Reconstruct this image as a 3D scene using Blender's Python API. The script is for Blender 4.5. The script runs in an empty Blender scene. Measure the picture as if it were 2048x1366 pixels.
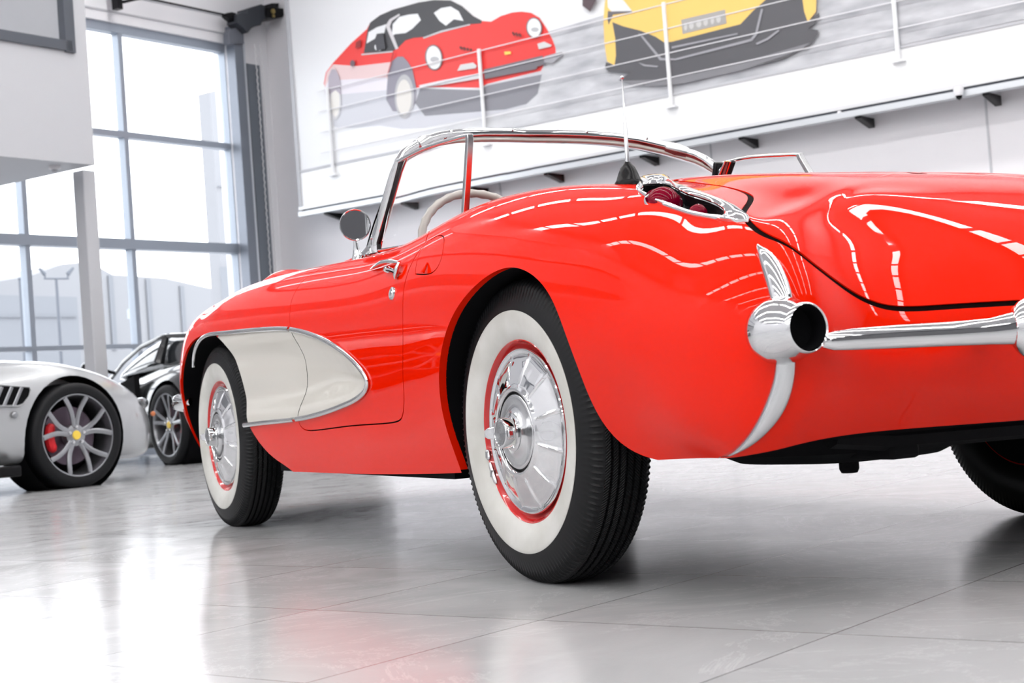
import bpy, bmesh, math, random
import numpy as np
from mathutils import Vector, Matrix
from mathutils.bvhtree import BVHTree
from mathutils.geometry import delaunay_2d_cdt

S = bpy.context.scene
COL = S.collection
PI = math.pi
random.seed(7)

# ------------------------------------------------------------ camera, world, exposure
CAM_POS = Vector((-2.37257133, -3.11786012, 0.44119548))
YAW, PITCH, ROLL, FPX = 4.59637475e-01, 3.05941627e-02, -7.26533377e-02, 3080.39458
_f = Vector((math.sin(YAW)*math.cos(PITCH), math.cos(YAW)*math.cos(PITCH), math.sin(PITCH)))
_r = Vector((math.cos(YAW), -math.sin(YAW), 0)); _u = _r.cross(_f)
CR = math.cos(ROLL)*_r + math.sin(ROLL)*_u
CU = math.cos(ROLL)*_u - math.sin(ROLL)*_r
CF = _f
cd = bpy.data.cameras.new('camera'); cam = bpy.data.objects.new('camera', cd); COL.objects.link(cam)
cam.matrix_world = Matrix(((CR.x, CU.x, -CF.x, CAM_POS.x), (CR.y, CU.y, -CF.y, CAM_POS.y), (CR.z, CU.z, -CF.z, CAM_POS.z), (0, 0, 0, 1)))
cd.sensor_width = 36; cd.lens = FPX/2048*36; cd.clip_start = 0.05; cd.clip_end = 300
cd.dof.use_dof = True; cd.dof.focus_distance = 3.75; cd.dof.aperture_fstop = 8.0
S.camera = cam
S.view_settings.view_transform = 'Standard'; S.view_settings.look = 'None'
S.view_settings.gamma = 1; S.view_settings.use_curve_mapping = False
S.view_settings.exposure = 0.45

w = bpy.data.worlds.new('overcast_sky'); S.world = w; w.use_nodes = True
bg = w.node_tree.nodes['Background']; bg.inputs[0].default_value = (0.93, 0.96, 1.0, 1); bg.inputs[1].default_value = 3.3

def area_light(name, loc, rot, sx, sy, power, color=(1, 1, 1)):
    l = bpy.data.lights.new(name, 'AREA'); l.shape = 'RECTANGLE'; l.size = sx; l.size_y = sy; l.energy = power; l.color = color
    o = bpy.data.objects.new(name, l); COL.objects.link(o); o.location = loc; o.rotation_euler = rot
    return o

# directions of the room's walls on the floor plan
TB = math.radians(-25.3); TW = math.radians(62.2)
DB = Vector((math.sin(TB), math.cos(TB), 0)); NB = Vector((math.cos(TB), -math.sin(TB), 0))   # along / through the poster wall
DW = Vector((math.sin(TW), math.cos(TW), 0)); NW = Vector((math.cos(TW), -math.sin(TW), 0))   # along / through the window wall
CORNER = Vector((3.625, 15.295, 0))
UP = Vector((0, 0, 1))

def ray(px, py):
    return CF + CR*((px-1024)/FPX) - CU*((py-683)/FPX)
def on_plane(px, py, o, n):
    d = ray(px, py); return CAM_POS + d*((o-CAM_POS).dot(n)/d.dot(n))

# ------------------------------------------------------------ materials
def mat(name, color=(.8, .8, .8), rough=.5, metal=0., coat=0., coat_rough=.03, emit=None, emit_s=0., ior=1.45, spec=.5, trans=0., alpha=1.):
    m = bpy.data.materials.new(name); m.use_nodes = True
    b = m.node_tree.nodes['Principled BSDF']
    b.inputs['Base Color'].default_value = (*color, 1); b.inputs['Roughness'].default_value = rough
    b.inputs['Metallic'].default_value = metal; b.inputs['Coat Weight'].default_value = coat
    b.inputs['Coat Roughness'].default_value = coat_rough; b.inputs['IOR'].default_value = ior
    b.inputs['Specular IOR Level'].default_value = spec; b.inputs['Transmission Weight'].default_value = trans
    b.inputs['Alpha'].default_value = alpha
    if emit: b.inputs['Emission Color'].default_value = (*emit, 1); b.inputs['Emission Strength'].default_value = emit_s
    return m
def nodes(m): return m.node_tree.nodes, m.node_tree.links, m.node_tree.nodes['Principled BSDF']
def add_noise_bump(m, scale, strength, dist=.002, detail=3.):
    n, l, b = nodes(m)
    t = n.new('ShaderNodeTexCoord'); x = n.new('ShaderNodeTexNoise'); x.inputs['Scale'].default_value = scale; x.inputs['Detail'].default_value = detail
    bp = n.new('ShaderNodeBump'); bp.inputs['Strength'].default_value = strength; bp.inputs['Distance'].default_value = dist
    l.new(t.outputs['Object'], x.inputs['Vector']); l.new(x.outputs['Fac'], bp.inputs['Height']); l.new(bp.outputs['Normal'], b.inputs['Normal'])
    return m
def add_noise_color(m, c1, c2, scale, detail=4., lo=.35, hi=.65, stretch=(1, 1, 1)):
    n, l, b = nodes(m)
    t = n.new('ShaderNodeTexCoord'); mp = n.new('ShaderNodeMapping'); mp.inputs['Scale'].default_value = stretch
    x = n.new('ShaderNodeTexNoise'); x.inputs['Scale'].default_value = scale; x.inputs['Detail'].default_value = detail
    r = n.new('ShaderNodeValToRGB'); r.color_ramp.elements[0].position = lo; r.color_ramp.elements[1].position = hi
    r.color_ramp.elements[0].color = (*c1, 1); r.color_ramp.elements[1].color = (*c2, 1)
    l.new(t.outputs['Object'], mp.inputs['Vector']); l.new(mp.outputs['Vector'], x.inputs['Vector']); l.new(x.outputs['Fac'], r.inputs['Fac']); l.new(r.outputs['Color'], b.inputs['Base Color'])
    return m

M = {}
M['red'] = mat('red_paint', (.78, .011, .0004), .5, 0, .72, .012, spec=0.); M['red'].node_tree.nodes['Principled BSDF'].inputs['Coat IOR'].default_value = 1.34
M['red2'] = mat('red_wheel_paint', (.60, .008, .008), .22, 0, .8, .02)
M['cream'] = mat('cream_paint', (.60, .585, .54), .5, 0, .6, .02, spec=0.)
M['gap'] = mat('dark_gap', (.004, .001, .001), .8, spec=.05)
M['chrome'] = mat('chrome', (.68, .69, .70), .05, 1.)
M['chrome_worn'] = add_noise_bump(mat('worn_chrome', (.60, .61, .62), .2, 1.), 300, .15, .0005)
M['steel'] = mat('brushed_steel', (.55, .56, .58), .32, 1.)
M['black'] = mat('black_rubber', (.008, .008, .009), .62, spec=.2)
M['tyre'] = add_noise_bump(mat('tyre_rubber', (.008, .0085, .010), .55, spec=.25), 900, .25, .0006)
M['white_rubber'] = add_noise_color(mat('whitewall_rubber', (.56, .56, .53), .5, spec=.3), (.50, .50, .465), (.60, .60, .575), 9)
M['dark'] = add_noise_bump(mat('dark_undercoat', (.004, .004, .005), .7, spec=.1), 300, .3, .001)
M['glass'] = mat('clear_glass', (1, 1, 1), .0, 0, ior=1.1, trans=1.)
M['lens'] = mat('red_lens', (.16, .0, .012), .3, 0, .3, .01, spec=.0)
M['tan'] = mat('beige_wheel_rim', (.42, .40, .37), .38, 0, .3)
M['trimred'] = mat('red_vinyl', (.22, .012, .012), .6)
M['blacktrim'] = mat('black_trim', (.006, .006, .007), .25, spec=.2)
M['silver'] = mat('silver_paint', (.46, .475, .49), .3, .6, 1., .03)
M['blackpaint'] = mat('black_paint', (.012, .013, .015), .2, 0, 1., .02)
M['alloy'] = mat('grey_alloy', (.34, .35, .37), .3, .9)
M['darkglass'] = mat('tinted_glass', (.03, .035, .04), .05, 0, 1., .01)
M['caliper'] = mat('red_caliper', (.8, .02, .03), .35)
M['yellow'] = mat('yellow_badge', (.85, .6, .08), .4)
M['disc'] = mat('brake_disc', (.13, .10, .13), .4, .6)
M['wall'] = mat('white_wall_paint', (.80, .80, .83), .55)
M['wall2'] = mat('white_panel', (.52, .53, .56), .55)
M['frame'] = mat('grey_window_frame', (.32, .36, .42), .4, .3)
M['frame2'] = mat('pale_grey_column', (.52, .53, .56), .5)
M['darkframe'] = mat('dark_grey_frame', (.09, .10, .12), .45, .2)
M['pane'] = mat('window_pane', (1, 1, 1), 0., 0, ior=1.05, trans=1., spec=.3)
M['lamp'] = mat('lamp_diffuser', (1, 1, 1), .5, emit=(1, .98, .96), emit_s=15.)

# ------------------------------------------------------------ mesh helpers
def new_obj(name, verts, faces, m, parent=None, smooth=True, normals=None):
    me = bpy.data.meshes.new(name); me.from_pydata([tuple(v) for v in verts], [], faces)
    for x in (m if isinstance(m, (list, tuple)) else [m]): me.materials.append(x)
    if smooth: me.shade_smooth()
    o = bpy.data.objects.new(name, me); COL.objects.link(o)
    if parent: attach(o, parent)
    return o
def world_loc(o):
    L = Vector((0, 0, 0))
    while o is not None:
        L += o.location + o.matrix_parent_inverse.translation; o = o.parent
    return L
def attach(o, parent):
    o.parent = parent; o.matrix_parent_inverse = Matrix.Translation(-world_loc(parent))
class MB:
    """collects shapes into one mesh"""
    def __init__(s): s.v = []; s.f = []
    def add(s, vs, fs):
        k = len(s.v); s.v += [Vector(v) for v in vs]; s.f += [tuple(i+k for i in f) for f in fs]; return s
    def box(s, c, h, ax=None):
        c = Vector(c); ax = ax or (Vector((1, 0, 0)), Vector((0, 1, 0)), Vector((0, 0, 1)))
        vs = [c+ax[0]*(h[0]*a)+ax[1]*(h[1]*b)+ax[2]*(h[2]*d) for a in (-1, 1) for b in (-1, 1) for d in (-1, 1)]
        return s.add(vs, [(0, 1, 3, 2), (4, 6, 7, 5), (0, 4, 5, 1), (2, 3, 7, 6), (0, 2, 6, 4), (1, 5, 7, 3)])
    def tube(s, pts, r, n=10, closed=False, cap=True, flat=None, up=None):
        """tube through pts; r number or list; flat = (a,b) scales across; up = reference normal per tube"""
        P = [Vector(p) for p in pts]; N = len(P); R = r if isinstance(r, (list, tuple)) else [r]*N
        fa, fb = flat or (1, 1); vs = []; prev = None
        for i in range(N):
            a = P[(i-1) % N] if (closed or i > 0) else P[i]; b = P[(i+1) % N] if (closed or i < N-1) else P[i]
            t = (b-a).normalized()
            if up is not None:
                ref = Vector(up[i] if isinstance(up, list) else up)
            else:
                ref = prev if prev is not None else (Vector((0, 0, 1)) if abs(t.z) < .9 else Vector((0, 1, 0)))
            x = (ref - t*ref.dot(t)).normalized(); y = t.cross(x); prev = x
            for k in range(n):
                an = 2*PI*k/n; vs.append(P[i]+x*(math.cos(an)*R[i]*fa)+y*(math.sin(an)*R[i]*fb))
        fs = []
        for i in range(N if closed else N-1):
            j = (i+1) % N
            for k in range(n): fs.append((i*n+k, i*n+(k+1) % n, j*n+(k+1) % n, j*n+k))
        if cap and not closed: fs.append(tuple(range(n))[::-1]); fs.append(tuple((N-1)*n+k for k in range(n)))
        return s.add(vs, fs)
    def lathe(s, prof, origin, axis, n=64, close=False, a0=0., a1=2*PI):
        """prof: list of (radius, along axis)"""
        o = Vector(origin); ax = Vector(axis).normalized()
        x = (Vector((0, 0, 1)) if abs(ax.z) < .9 else Vector((1, 0, 0))); x = (x-ax*x.dot(ax)).normalized(); y = ax.cross(x)
        full = abs(a1-a0-2*PI) < 1e-6; m = n if full else n+1; vs = []
        for k in range(m):
            an = a0+(a1-a0)*k/n; d = x*math.cos(an)+y*math.sin(an)
            for (r, h) in prof: vs.append(o+d*r+ax*h)
        L = len(prof); fs = []
        for k in range(n):
            k2 = (k+1) % m
            for j in range(L-1 if not close else L): fs.append((k*L+j, k*L+(j+1) % L, k2*L+(j+1) % L, k2*L+j))
        return s.add(vs, fs)
    def prism(s, poly, o, ux, uy, un, d0, d1):
        """extrude polygon [(a,b)] in plane (o,ux,uy) between d0 and d1 along un"""
        n = len(poly); vs = [o+ux*a+uy*b+un*d for d in (d0, d1) for a, b in poly]
        fs = [tuple(range(n))[::-1], tuple(range(n, 2*n))]+[(i, (i+1) % n, n+(i+1) % n, n+i) for i in range(n)]
        return s.add(vs, fs)
    def sphere(s, c, r, n=16, sc=(1, 1, 1), ax=None):
        c = Vector(c); ax = ax or (Vector((1, 0, 0)), Vector((0, 1, 0)), Vector((0, 0, 1)))
        vs = []; m = n//2
        for i in range(m+1):
            th = PI*i/m
            for k in range(n):
                ph = 2*PI*k/n
                q = (math.sin(th)*math.cos(ph)*r*sc[0], math.sin(th)*math.sin(ph)*r*sc[1], math.cos(th)*r*sc[2])
                vs.append(c+ax[0]*q[0]+ax[1]*q[1]+ax[2]*q[2])
        return s.add(vs, [(i*n+k, (i+1)*n+k, (i+1)*n+(k+1) % n, i*n+(k+1) % n) for i in range(m) for k in range(n)])
    def build(s, name, m, parent=None, smooth=True, bevel=0, origin=None, auto=40, sub=0):
        o0 = Vector(origin) if origin is not None else Vector((0, 0, 0))
        o = new_obj(name, [v-o0 for v in s.v], s.f, m, parent, smooth); o.location = o0
        bm = bmesh.new(); bm.from_mesh(o.data)
        bmesh.ops.remove_doubles(bm, verts=bm.verts, dist=1e-5); bmesh.ops.recalc_face_normals(bm, faces=bm.faces)
        bm.to_mesh(o.data); bm.free()
        if smooth and auto: 
            o.data.set_sharp_from_angle(angle=math.radians(auto))
        if bevel:
            md = o.modifiers.new('bevel', 'BEVEL'); md.width = bevel; md.segments = 2; md.limit_method = 'ANGLE'
        if sub:
            md = o.modifiers.new('sub', 'SUBSURF'); md.levels = sub; md.render_levels = sub
        return o
def thing(name, label, cat, loc=(0, 0, 0), group=None):
    o = bpy.data.objects.new(name, None); COL.objects.link(o); o.location = loc; o.empty_display_size = .1
    return tag(o, label, cat, group)
def tag(o, label, cat, group=None, kind=None):
    o['label'] = label; o['category'] = cat
    if group: o['group'] = group
    if kind: o['kind'] = kind
    return o
def struct(o): o['kind'] = 'structure'; return o
def nat(xs, ys, x):
    """natural cubic spline through (xs, ys), ys may be vectors"""
    xs = np.asarray(xs, float); ys = np.asarray(ys, float); n = len(xs); h = np.diff(xs)
    A = np.zeros((n, n)); B = np.zeros((n,)+ys.shape[1:]); A[0, 0] = A[-1, -1] = 1
    for i in range(1, n-1):
        A[i, i-1] = h[i-1]; A[i, i] = 2*(h[i-1]+h[i]); A[i, i+1] = h[i]
        B[i] = 6*((ys[i+1]-ys[i])/h[i]-(ys[i]-ys[i-1])/h[i-1])
    m = np.linalg.solve(A, B.reshape(n, -1)).reshape(B.shape)
    x = np.atleast_1d(np.asarray(x, float)); k = np.clip(np.searchsorted(xs, x)-1, 0, n-2)
    sh = (slice(None),)+(None,)*(ys.ndim-1)
    a = (xs[k+1]-x)[sh]; b = (x-xs[k])[sh]; hk = h[k][sh]
    return m[k]*a**3/(6*hk)+m[k+1]*b**3/(6*hk)+(ys[k]/hk-m[k]*hk/6)*a+(ys[k+1]/hk-m[k+1]*hk/6)*b
def nat1(tab, x):
    t = sorted(tab); return float(nat([a for a, b in t], [b for a, b in t], [x])[0])
def smooth_pts(pts, per=8, closed=False):
    P = np.array(pts, float)
    if closed: P = np.vstack([P[-3:], P, P[:3]])
    d = np.r_[0, np.cumsum(np.linalg.norm(np.diff(P, axis=0), axis=1)**.5+1e-9)]
    lo, hi = (3, len(P)-3) if closed else (0, len(P)-1)
    out = []
    for i in range(lo, hi): out += list(np.linspace(d[i], d[i+1], per, endpoint=False))
    if not closed: out.append(d[-1])
    return nat(d, P, out)
# ------------------------------------------------------------ the showroom
def W(a, z, off=0.):      # point on the window wall: a metres from the corner towards the left, off towards the room
    return CORNER-DW*a-NW_ROOM*0+UP*z+ROOM_W*off
def Bn(a, z, off=0.):     # point on the poster wall
    return CORNER-DB*a+UP*z+ROOM_B*off
ROOM_B = -NB                          # from the poster wall into the room
ROOM_W = -NW if (CAM_POS-CORNER).dot(-NW) > 0 else NW
NW_ROOM = ROOM_W
CEIL = 6.9; ROOMW = 30.; ROOML = 25.
def aw(px_, py_): return -(on_plane(px_, py_, CORNER, NW)-CORNER).dot(DW)
P_C = CORNER; P_L = CORNER-DW*ROOMW; P_R = CORNER-DB*ROOML; P_B = P_L+(P_R-CORNER)
cen = (P_C+P_L+P_R+P_B)/4
def slab(name, corners, z0, z1, m):
    n = len(corners); vs = [(c.x, c.y, z) for z in (z0, z1) for c in corners]
    fs = [tuple(range(n))[::-1], tuple(range(n, 2*n))]+[(i, (i+1) % n, n+(i+1) % n, n+i) for i in range(n)]
    b = MB(); b.add(vs, fs); return struct(b.build(name, m, smooth=False))
# floor: large grey stone tiles
fm = mat('stone_floor_tile', (.5, .5, .5), .2, 0, 0, spec=.28); n, l, b = nodes(fm)
tc = n.new('ShaderNodeTexCoord'); mp = n.new('ShaderNodeMapping'); l.new(tc.outputs['Object'], mp.inputs['Vector'])
mp.inputs['Rotation'].default_value = (0, 0, TB)        # into wall-aligned axes
sep = n.new('ShaderNodeSeparateXYZ'); l.new(mp.outputs['Vector'], sep.inputs[0])
def math_node(op, a=None, b_=None, v1=None, v2=None):
    q = n.new('ShaderNodeMath'); q.operation = op
    if a is not None: l.new(a, q.inputs[0])
    if b_ is not None: l.new(b_, q.inputs[1])
    if v1 is not None: q.inputs[0].default_value = v1
    if v2 is not None: q.inputs[1].default_value = v2
    return q.outputs[0]
TILE = .612
def line(sock, off):
    f_ = math_node('FRACT', math_node('DIVIDE', math_node('SUBTRACT', sock, v2=off), v2=TILE))
    d_ = math_node('MINIMUM', f_, math_node('SUBTRACT', b_=f_, v1=1.0)); return math_node('LESS_THAN', d_, v2=.0026)
grout = math_node('MAXIMUM', line(sep.outputs['X'], .055), line(sep.outputs['Y'], .005))
cx_ = math_node('FLOOR', math_node('DIVIDE', math_node('SUBTRACT', sep.outputs['X'], v2=.055), v2=TILE)); cy_ = math_node('FLOOR', math_node('DIVIDE', math_node('SUBTRACT', sep.outputs['Y'], v2=.005), v2=TILE))
cmb = n.new('ShaderNodeCombineXYZ'); l.new(cx_, cmb.inputs[0]); l.new(cy_, cmb.inputs[1])
wn = n.new('ShaderNodeTexWhiteNoise'); wn.noise_dimensions = '3D'; l.new(cmb.outputs[0], wn.inputs['Vector'])
addv = n.new('ShaderNodeVectorMath'); addv.operation = 'MULTIPLY_ADD'; l.new(wn.outputs['Color'], addv.inputs[0]); addv.inputs[1].default_value = (9, 9, 9); l.new(mp.outputs['Vector'], addv.inputs[2])
ns = n.new('ShaderNodeTexNoise'); ns.inputs['Scale'].default_value = 2.6; ns.inputs['Detail'].default_value = 7; ns.inputs['Roughness'].default_value = .6; ns.inputs['Distortion'].default_value = 1.3; l.new(addv.outputs[0], ns.inputs['Vector'])
ns2 = n.new('ShaderNodeTexNoise'); ns2.inputs['Scale'].default_value = 1.1; ns2.inputs['Detail'].default_value = 9; ns2.inputs['Roughness'].default_value = .7; ns2.inputs['Distortion'].default_value = 4.; l.new(addv.outputs[0], ns2.inputs['Vector'])
vein = n.new('ShaderNodeValToRGB'); e = vein.color_ramp.elements; e[0].position = .487; e[0].color = (0, 0, 0, 1); e[1].position = .50; e[1].color = (1, 1, 1, 1); q = e.new(.513); q.color = (0, 0, 0, 1); l.new(ns2.outputs['Fac'], vein.inputs['Fac'])
rp = n.new('ShaderNodeValToRGB'); rp.color_ramp.elements[0].position = .3; rp.color_ramp.elements[1].position = .72; rp.color_ramp.elements[0].color = (.40, .405, .415, 1); rp.color_ramp.elements[1].color = (.46, .465, .475, 1); l.new(ns.outputs['Fac'], rp.inputs['Fac'])
mv = n.new('ShaderNodeMix'); mv.data_type = 'RGBA'; l.new(math_node('MULTIPLY', vein.outputs['Color'], v2=.35), mv.inputs['Factor']); l.new(rp.outputs['Color'], mv.inputs['A']); mv.inputs['B'].default_value = (.66, .66, .67, 1)
mg = n.new('ShaderNodeMix'); mg.data_type = 'RGBA'; l.new(math_node('MULTIPLY', grout, v2=.8), mg.inputs['Factor']); l.new(mv.outputs['Result'], mg.inputs['A']); mg.inputs['B'].default_value = (.06, .06, .065, 1)
l.new(mg.outputs['Result'], b.inputs['Base Color'])
rr = n.new('ShaderNodeMapRange'); l.new(ns.outputs['Fac'], rr.inputs['Value']); rr.inputs['From Min'].default_value = .3; rr.inputs['From Max'].default_value = .7; rr.inputs['To Min'].default_value = .13; rr.inputs['To Max'].default_value = .19; l.new(rr.outputs[0], b.inputs['Roughness'])
bp = n.new('ShaderNodeBump'); bp.inputs['Strength'].default_value = .15; bp.inputs['Distance'].default_value = .0008; fine = n.new('ShaderNodeTexNoise'); fine.inputs['Scale'].default_value = 160; l.new(tc.outputs['Object'], fine.inputs['Vector'])
hh = math_node('SUBTRACT', fine.outputs['Fac'], math_node('MULTIPLY', grout, v2=2.)); l.new(hh, bp.inputs['Height']); l.new(bp.outputs['Normal'], b.inputs['Normal'])
M['floor'] = fm
ex = 1.2
slab('floor', [P_C+(P_C-cen).normalized()*ex, P_L+(P_L-cen).normalized()*ex, P_B+(P_B-cen).normalized()*ex, P_R+(P_R-cen).normalized()*ex], -.12, 0, M['floor'])
cm = mat('white_corrugated_ceiling', (.72, .72, .74), .5)
nn, ll, bb = nodes(cm); t1 = nn.new('ShaderNodeTexCoord'); w1 = nn.new('ShaderNodeTexWave'); w1.inputs['Scale'].default_value = 1.6; b1 = nn.new('ShaderNodeBump'); b1.inputs['Distance'].default_value = .03; ll.new(t1.outputs['Object'], w1.inputs['Vector']); ll.new(w1.outputs['Fac'], b1.inputs['Height']); ll.new(b1.outputs['Normal'], bb.inputs['Normal'])
slab('ceiling', [P_C, P_L, P_B, P_R], CEIL, CEIL+.15, cm)
# poster wall, panelled
def wall(name, o, along, out, L, z0, z1, th, m, holes=()):
    """wall from o along 'along', thickness behind; holes = (a0,a1,z0,z1)"""
    b = MB(); zs = sorted({z0, z1, *[h[2] for h in holes], *[h[3] for h in holes]}); az = sorted({0, L, *[h[0] for h in holes], *[h[1] for h in holes]})
    for a0, a1 in zip(az, az[1:]):
        for q0, q1 in zip(zs, zs[1:]):
            if any(h[0]-1e-6 <= a0 and a1 <= h[1]+1e-6 and h[2]-1e-6 <= q0 and q1 <= h[3]+1e-6 for h in holes): continue
            c = o+along*((a0+a1)/2)-out*(th/2); b.box((c.x, c.y, (q0+q1)/2), ((a1-a0)/2, th/2, (q1-q0)/2), (along, out, UP))
    return struct(b.build(name, m, smooth=False))
wl = mat('white_wall_panel', (.80, .79, .82), .5)
wall('wall_right', CORNER+DB*.3, -DB, ROOM_B, ROOML+.5, 0, CEIL, .2, wl)
for i, (qx, qy) in enumerate(((1422, 300), (1975, 250), (1000, 380))):
    a_ = -(on_plane(qx, qy, CORNER, NB)-CORNER).dot(DB); b = MB(); b.box(Bn(a_, 2.6, .002), (.010, .004, 2.6), (DB, ROOM_B, UP)); struct(b.build('trim_%d' % (i+1), M['frame2'], smooth=False))
# window wall
aR = aw(481, 495); a1 = aw(272, 485); a2 = aw(60, 478); pitch = (a2-a1)
ZT, ZR1, ZM, ZS = 4.875, 3.622, 2.375, 1.225
aEnd = a1+pitch*2.02
HL = aw(172, 60)
wall('wall_front', CORNER, -DW, ROOM_W, ROOMW, 0, CEIL, .25, M['wall'], [(aR, HL, 0, ZT), (HL, aEnd, 0, 6.6)])
fr = MB()
def bar(b_, a0, z0, a1_, z1, wd, dp, off=-.1):
    p, q = W(a0, z0, off), W(a1_, z1, off); c = (p+q)/2; hl = (q-p).length/2
    if abs(a1_-a0) > abs(z1-z0): b_.box(c, (hl, dp/2, wd/2), (DW, NW, UP))
    else: b_.box(c, (wd/2, dp/2, hl), (DW, NW, UP))
k = 0; mull = [aR-.02]+[a1+pitch*i for i in range(0, 3)]
for a in mull: bar(fr, a, 0, a, ZT if a < HL else 6.6, .062, .11)
for z, wd in ((ZT-.05, .10), (ZR1, .07), (ZM, .115), (ZS, .05), (.06, .12)): bar(fr, aR, z, aEnd, z, wd, .12 if z != ZM else .16)
for z in (6.55,): bar(fr, HL, z, aEnd, z, .1, .12)
win = struct(fr.build('window_1', M['frame'], smooth=False))
gl = MB(); gl.box((W(aR, 0, -.12)+W(aEnd, 6.6, -.12))/2, ((aEnd-aR)/2, .004, 3.3), (DW, NW, UP)); 
# panes stop at the lintel
gl = MB(); gl.box((W(aR, 0, -.12)+W(HL, ZT, -.12))/2, ((HL-aR)/2, .004, ZT/2), (DW, NW, UP)); gl.box((W(HL, 0, -.12)+W(aEnd, 6.6, -.12))/2, ((aEnd-HL)/2, .004, 3.3), (DW, NW, UP))
gl.build('window_pane', M['pane'], win, smooth=False)
sl = MB(); 
for i in range(8): sl.box(W((aR+HL)/2, ZT+.12+.22*i, .006), ((HL-aR)/2, .012, .008), (DW, NW, UP))
struct(sl.build('trim_4', M['wall2'], smooth=False))
# left wall with a second glazed front, rear wall
wall('wall_left', P_L, -DB, (cen-P_L).dot(DW)*DW/abs((cen-P_L).dot(DW)), ROOML, 0, CEIL, .25, mat('left_wall_paint', (.6, .6, .62), .6))
rm = mat('rear_wall_paint', (.12, .12, .13), .6)
wall('wall_back', P_R, -DW, DB, ROOMW, 0, CEIL, .25, rm)
# ceiling lights: six long fittings, each a row of lit diffusers
def fitting(i):
    c = CORNER-DB*ROOML/2+ROOM_B*(2.6+i*3.3)
    t = thing('ceiling_light', ['row of ceiling light panels nearest the poster wall', 'second row of ceiling light panels from the poster wall', 'third row of ceiling light panels from the poster wall', 'fourth row of ceiling light panels, above the camera side of the car', 'fifth row of ceiling light panels, left of the car', 'sixth row of ceiling light panels from the poster wall', 'seventh row of ceiling light panels from the poster wall', 'eighth row of ceiling light panels, last but one from the poster wall', 'row of ceiling light panels furthest from the poster wall'][i], 'ceiling light', (c.x, c.y, CEIL), 'rows of ceiling lights')
    h = MB(); h.box((c.x, c.y, CEIL-.30), (.17, 11.3, .05), (ROOM_B, DB, UP)); h.build('housing', M['wall2'], t, smooth=False)
    for k_ in range(-9, 10):
        q = c+DB*(k_*1.2); d_ = MB(); d_.box((q.x, q.y, CEIL-.36), (.17, .50, .008), (ROOM_B, DB, UP)); d_.build('diffuser', M['lamp'], t, smooth=False)
    for k_ in (-3, -1, 1, 3): rd = MB(); q = c+DB*(k_*2.4); rd.box((q.x, q.y, CEIL-.13), (.006, .006, .13)); rd.build('suspension_rod', M['frame'], t, smooth=False)
for i in range(9): fitting(i)
# ------------------------------------------------------------ the convertible's body surface
# car axes: +y forward, +x to its right, rear axle at y = 0, ground z = 0
crownz_T = [(3.35, .735), (3.2, .785), (3.0, .828), (2.8, .856), (2.5, .880), (2.2, .889), (1.9, .888), (1.6, .880), (1.3, .869), (1.05, .862), (.85, .864), (.7, .875), (.55, .890), (.35, .906), (.15, .906), (-.05, .893), (-.25, .866), (-.45, .830), (-.6, .793), (-.75, .752), (-.9, .70)]
crownx_T = [(3.3, .64), (3.0, .67), (2.6, .685), (2.0, .69), (1.5, .69), (1.0, .69), (.5, .685), (0, .675), (-.4, .67), (-.8, .665)]
maxx_T = [(3.2, .80), (3.0, .835), (2.6, .862), (2.1, .868), (1.5, .862), (1.0, .860), (.6, .868), (.25, .882), (-.1, .888), (-.35, .882), (-.5, .873), (-.66, .86)]
maxz_T = [(3.2, .56), (2.6, .60), (2.0, .62), (1.5, .62), (1.0, .62), (.5, .61), (.1, .60), (-.3, .58), (-.66, .53)]
botx_T = [(3.2, .74), (2.6, .79), (1.8, .805), (1.0, .808), (.4, .815), (0, .815), (-.4, .80), (-.66, .775)]
botz_T = [(3.2, .27), (2.9, .25), (2.6, .225), (1.8, .222), (1.2, .226), (.8, .232), (.3, .246), (-.2, .27), (-.66, .285)]
midz_T = [(3.35, .66), (3.2, .72), (3.0, .775), (2.7, .83), (2.3, .875), (1.9, .905), (1.6, .92), (1.0, .92), (.5, .925), (.3, .930), (0, .922), (-.2, .899), (-.4, .866), (-.55, .831), (-.68, .7835), (-.74, .752), (-.824, .695), (-.85, .672)]
def crown_z(y): return nat1(crownz_T, max(-.9, min(3.35, y)))
def top_z(x, y):
    t = min(1., abs(x)/.665); a = nat1(midz_T, max(-.85, min(3.35, y))); b = crown_z(y)
    e = t**2.1
    return a*(1-e)+b*e - .012*math.exp(-((t-.84)/.11)**2)
def side_col(y, ys):
    xm, zm, xb, zb, xc, zc = [nat1(T, y) for T in (maxx_T, maxz_T, botx_T, botz_T, crownx_T, crownz_T)]
    pts = [(-xb, y, zb)]
    for t in (.3, .65): pts.append((-(xb+(xm-xb)*math.sin(t*PI/2)**.9), y, zb+(zm-zb)*t))
    pts.append((-xm, y, zm))
    for a in (26, 50, 72, 90):
        a = math.radians(a); pts.append((-(xc+(xm-xc)*math.cos(a)**.92), y, zm+(zc-zm)*math.sin(a)**.88))
    return pts+inner(-xc, y, zc, ys)
def inner(x, y, z, ys):
    out = []
    for t in (.22, .48, .75, 1.):
        X = x*(1-t); Y = y*(1-t)+ys*t; out.append((X, Y, top_z(X, Y)))
    return out
cols = []
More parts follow.
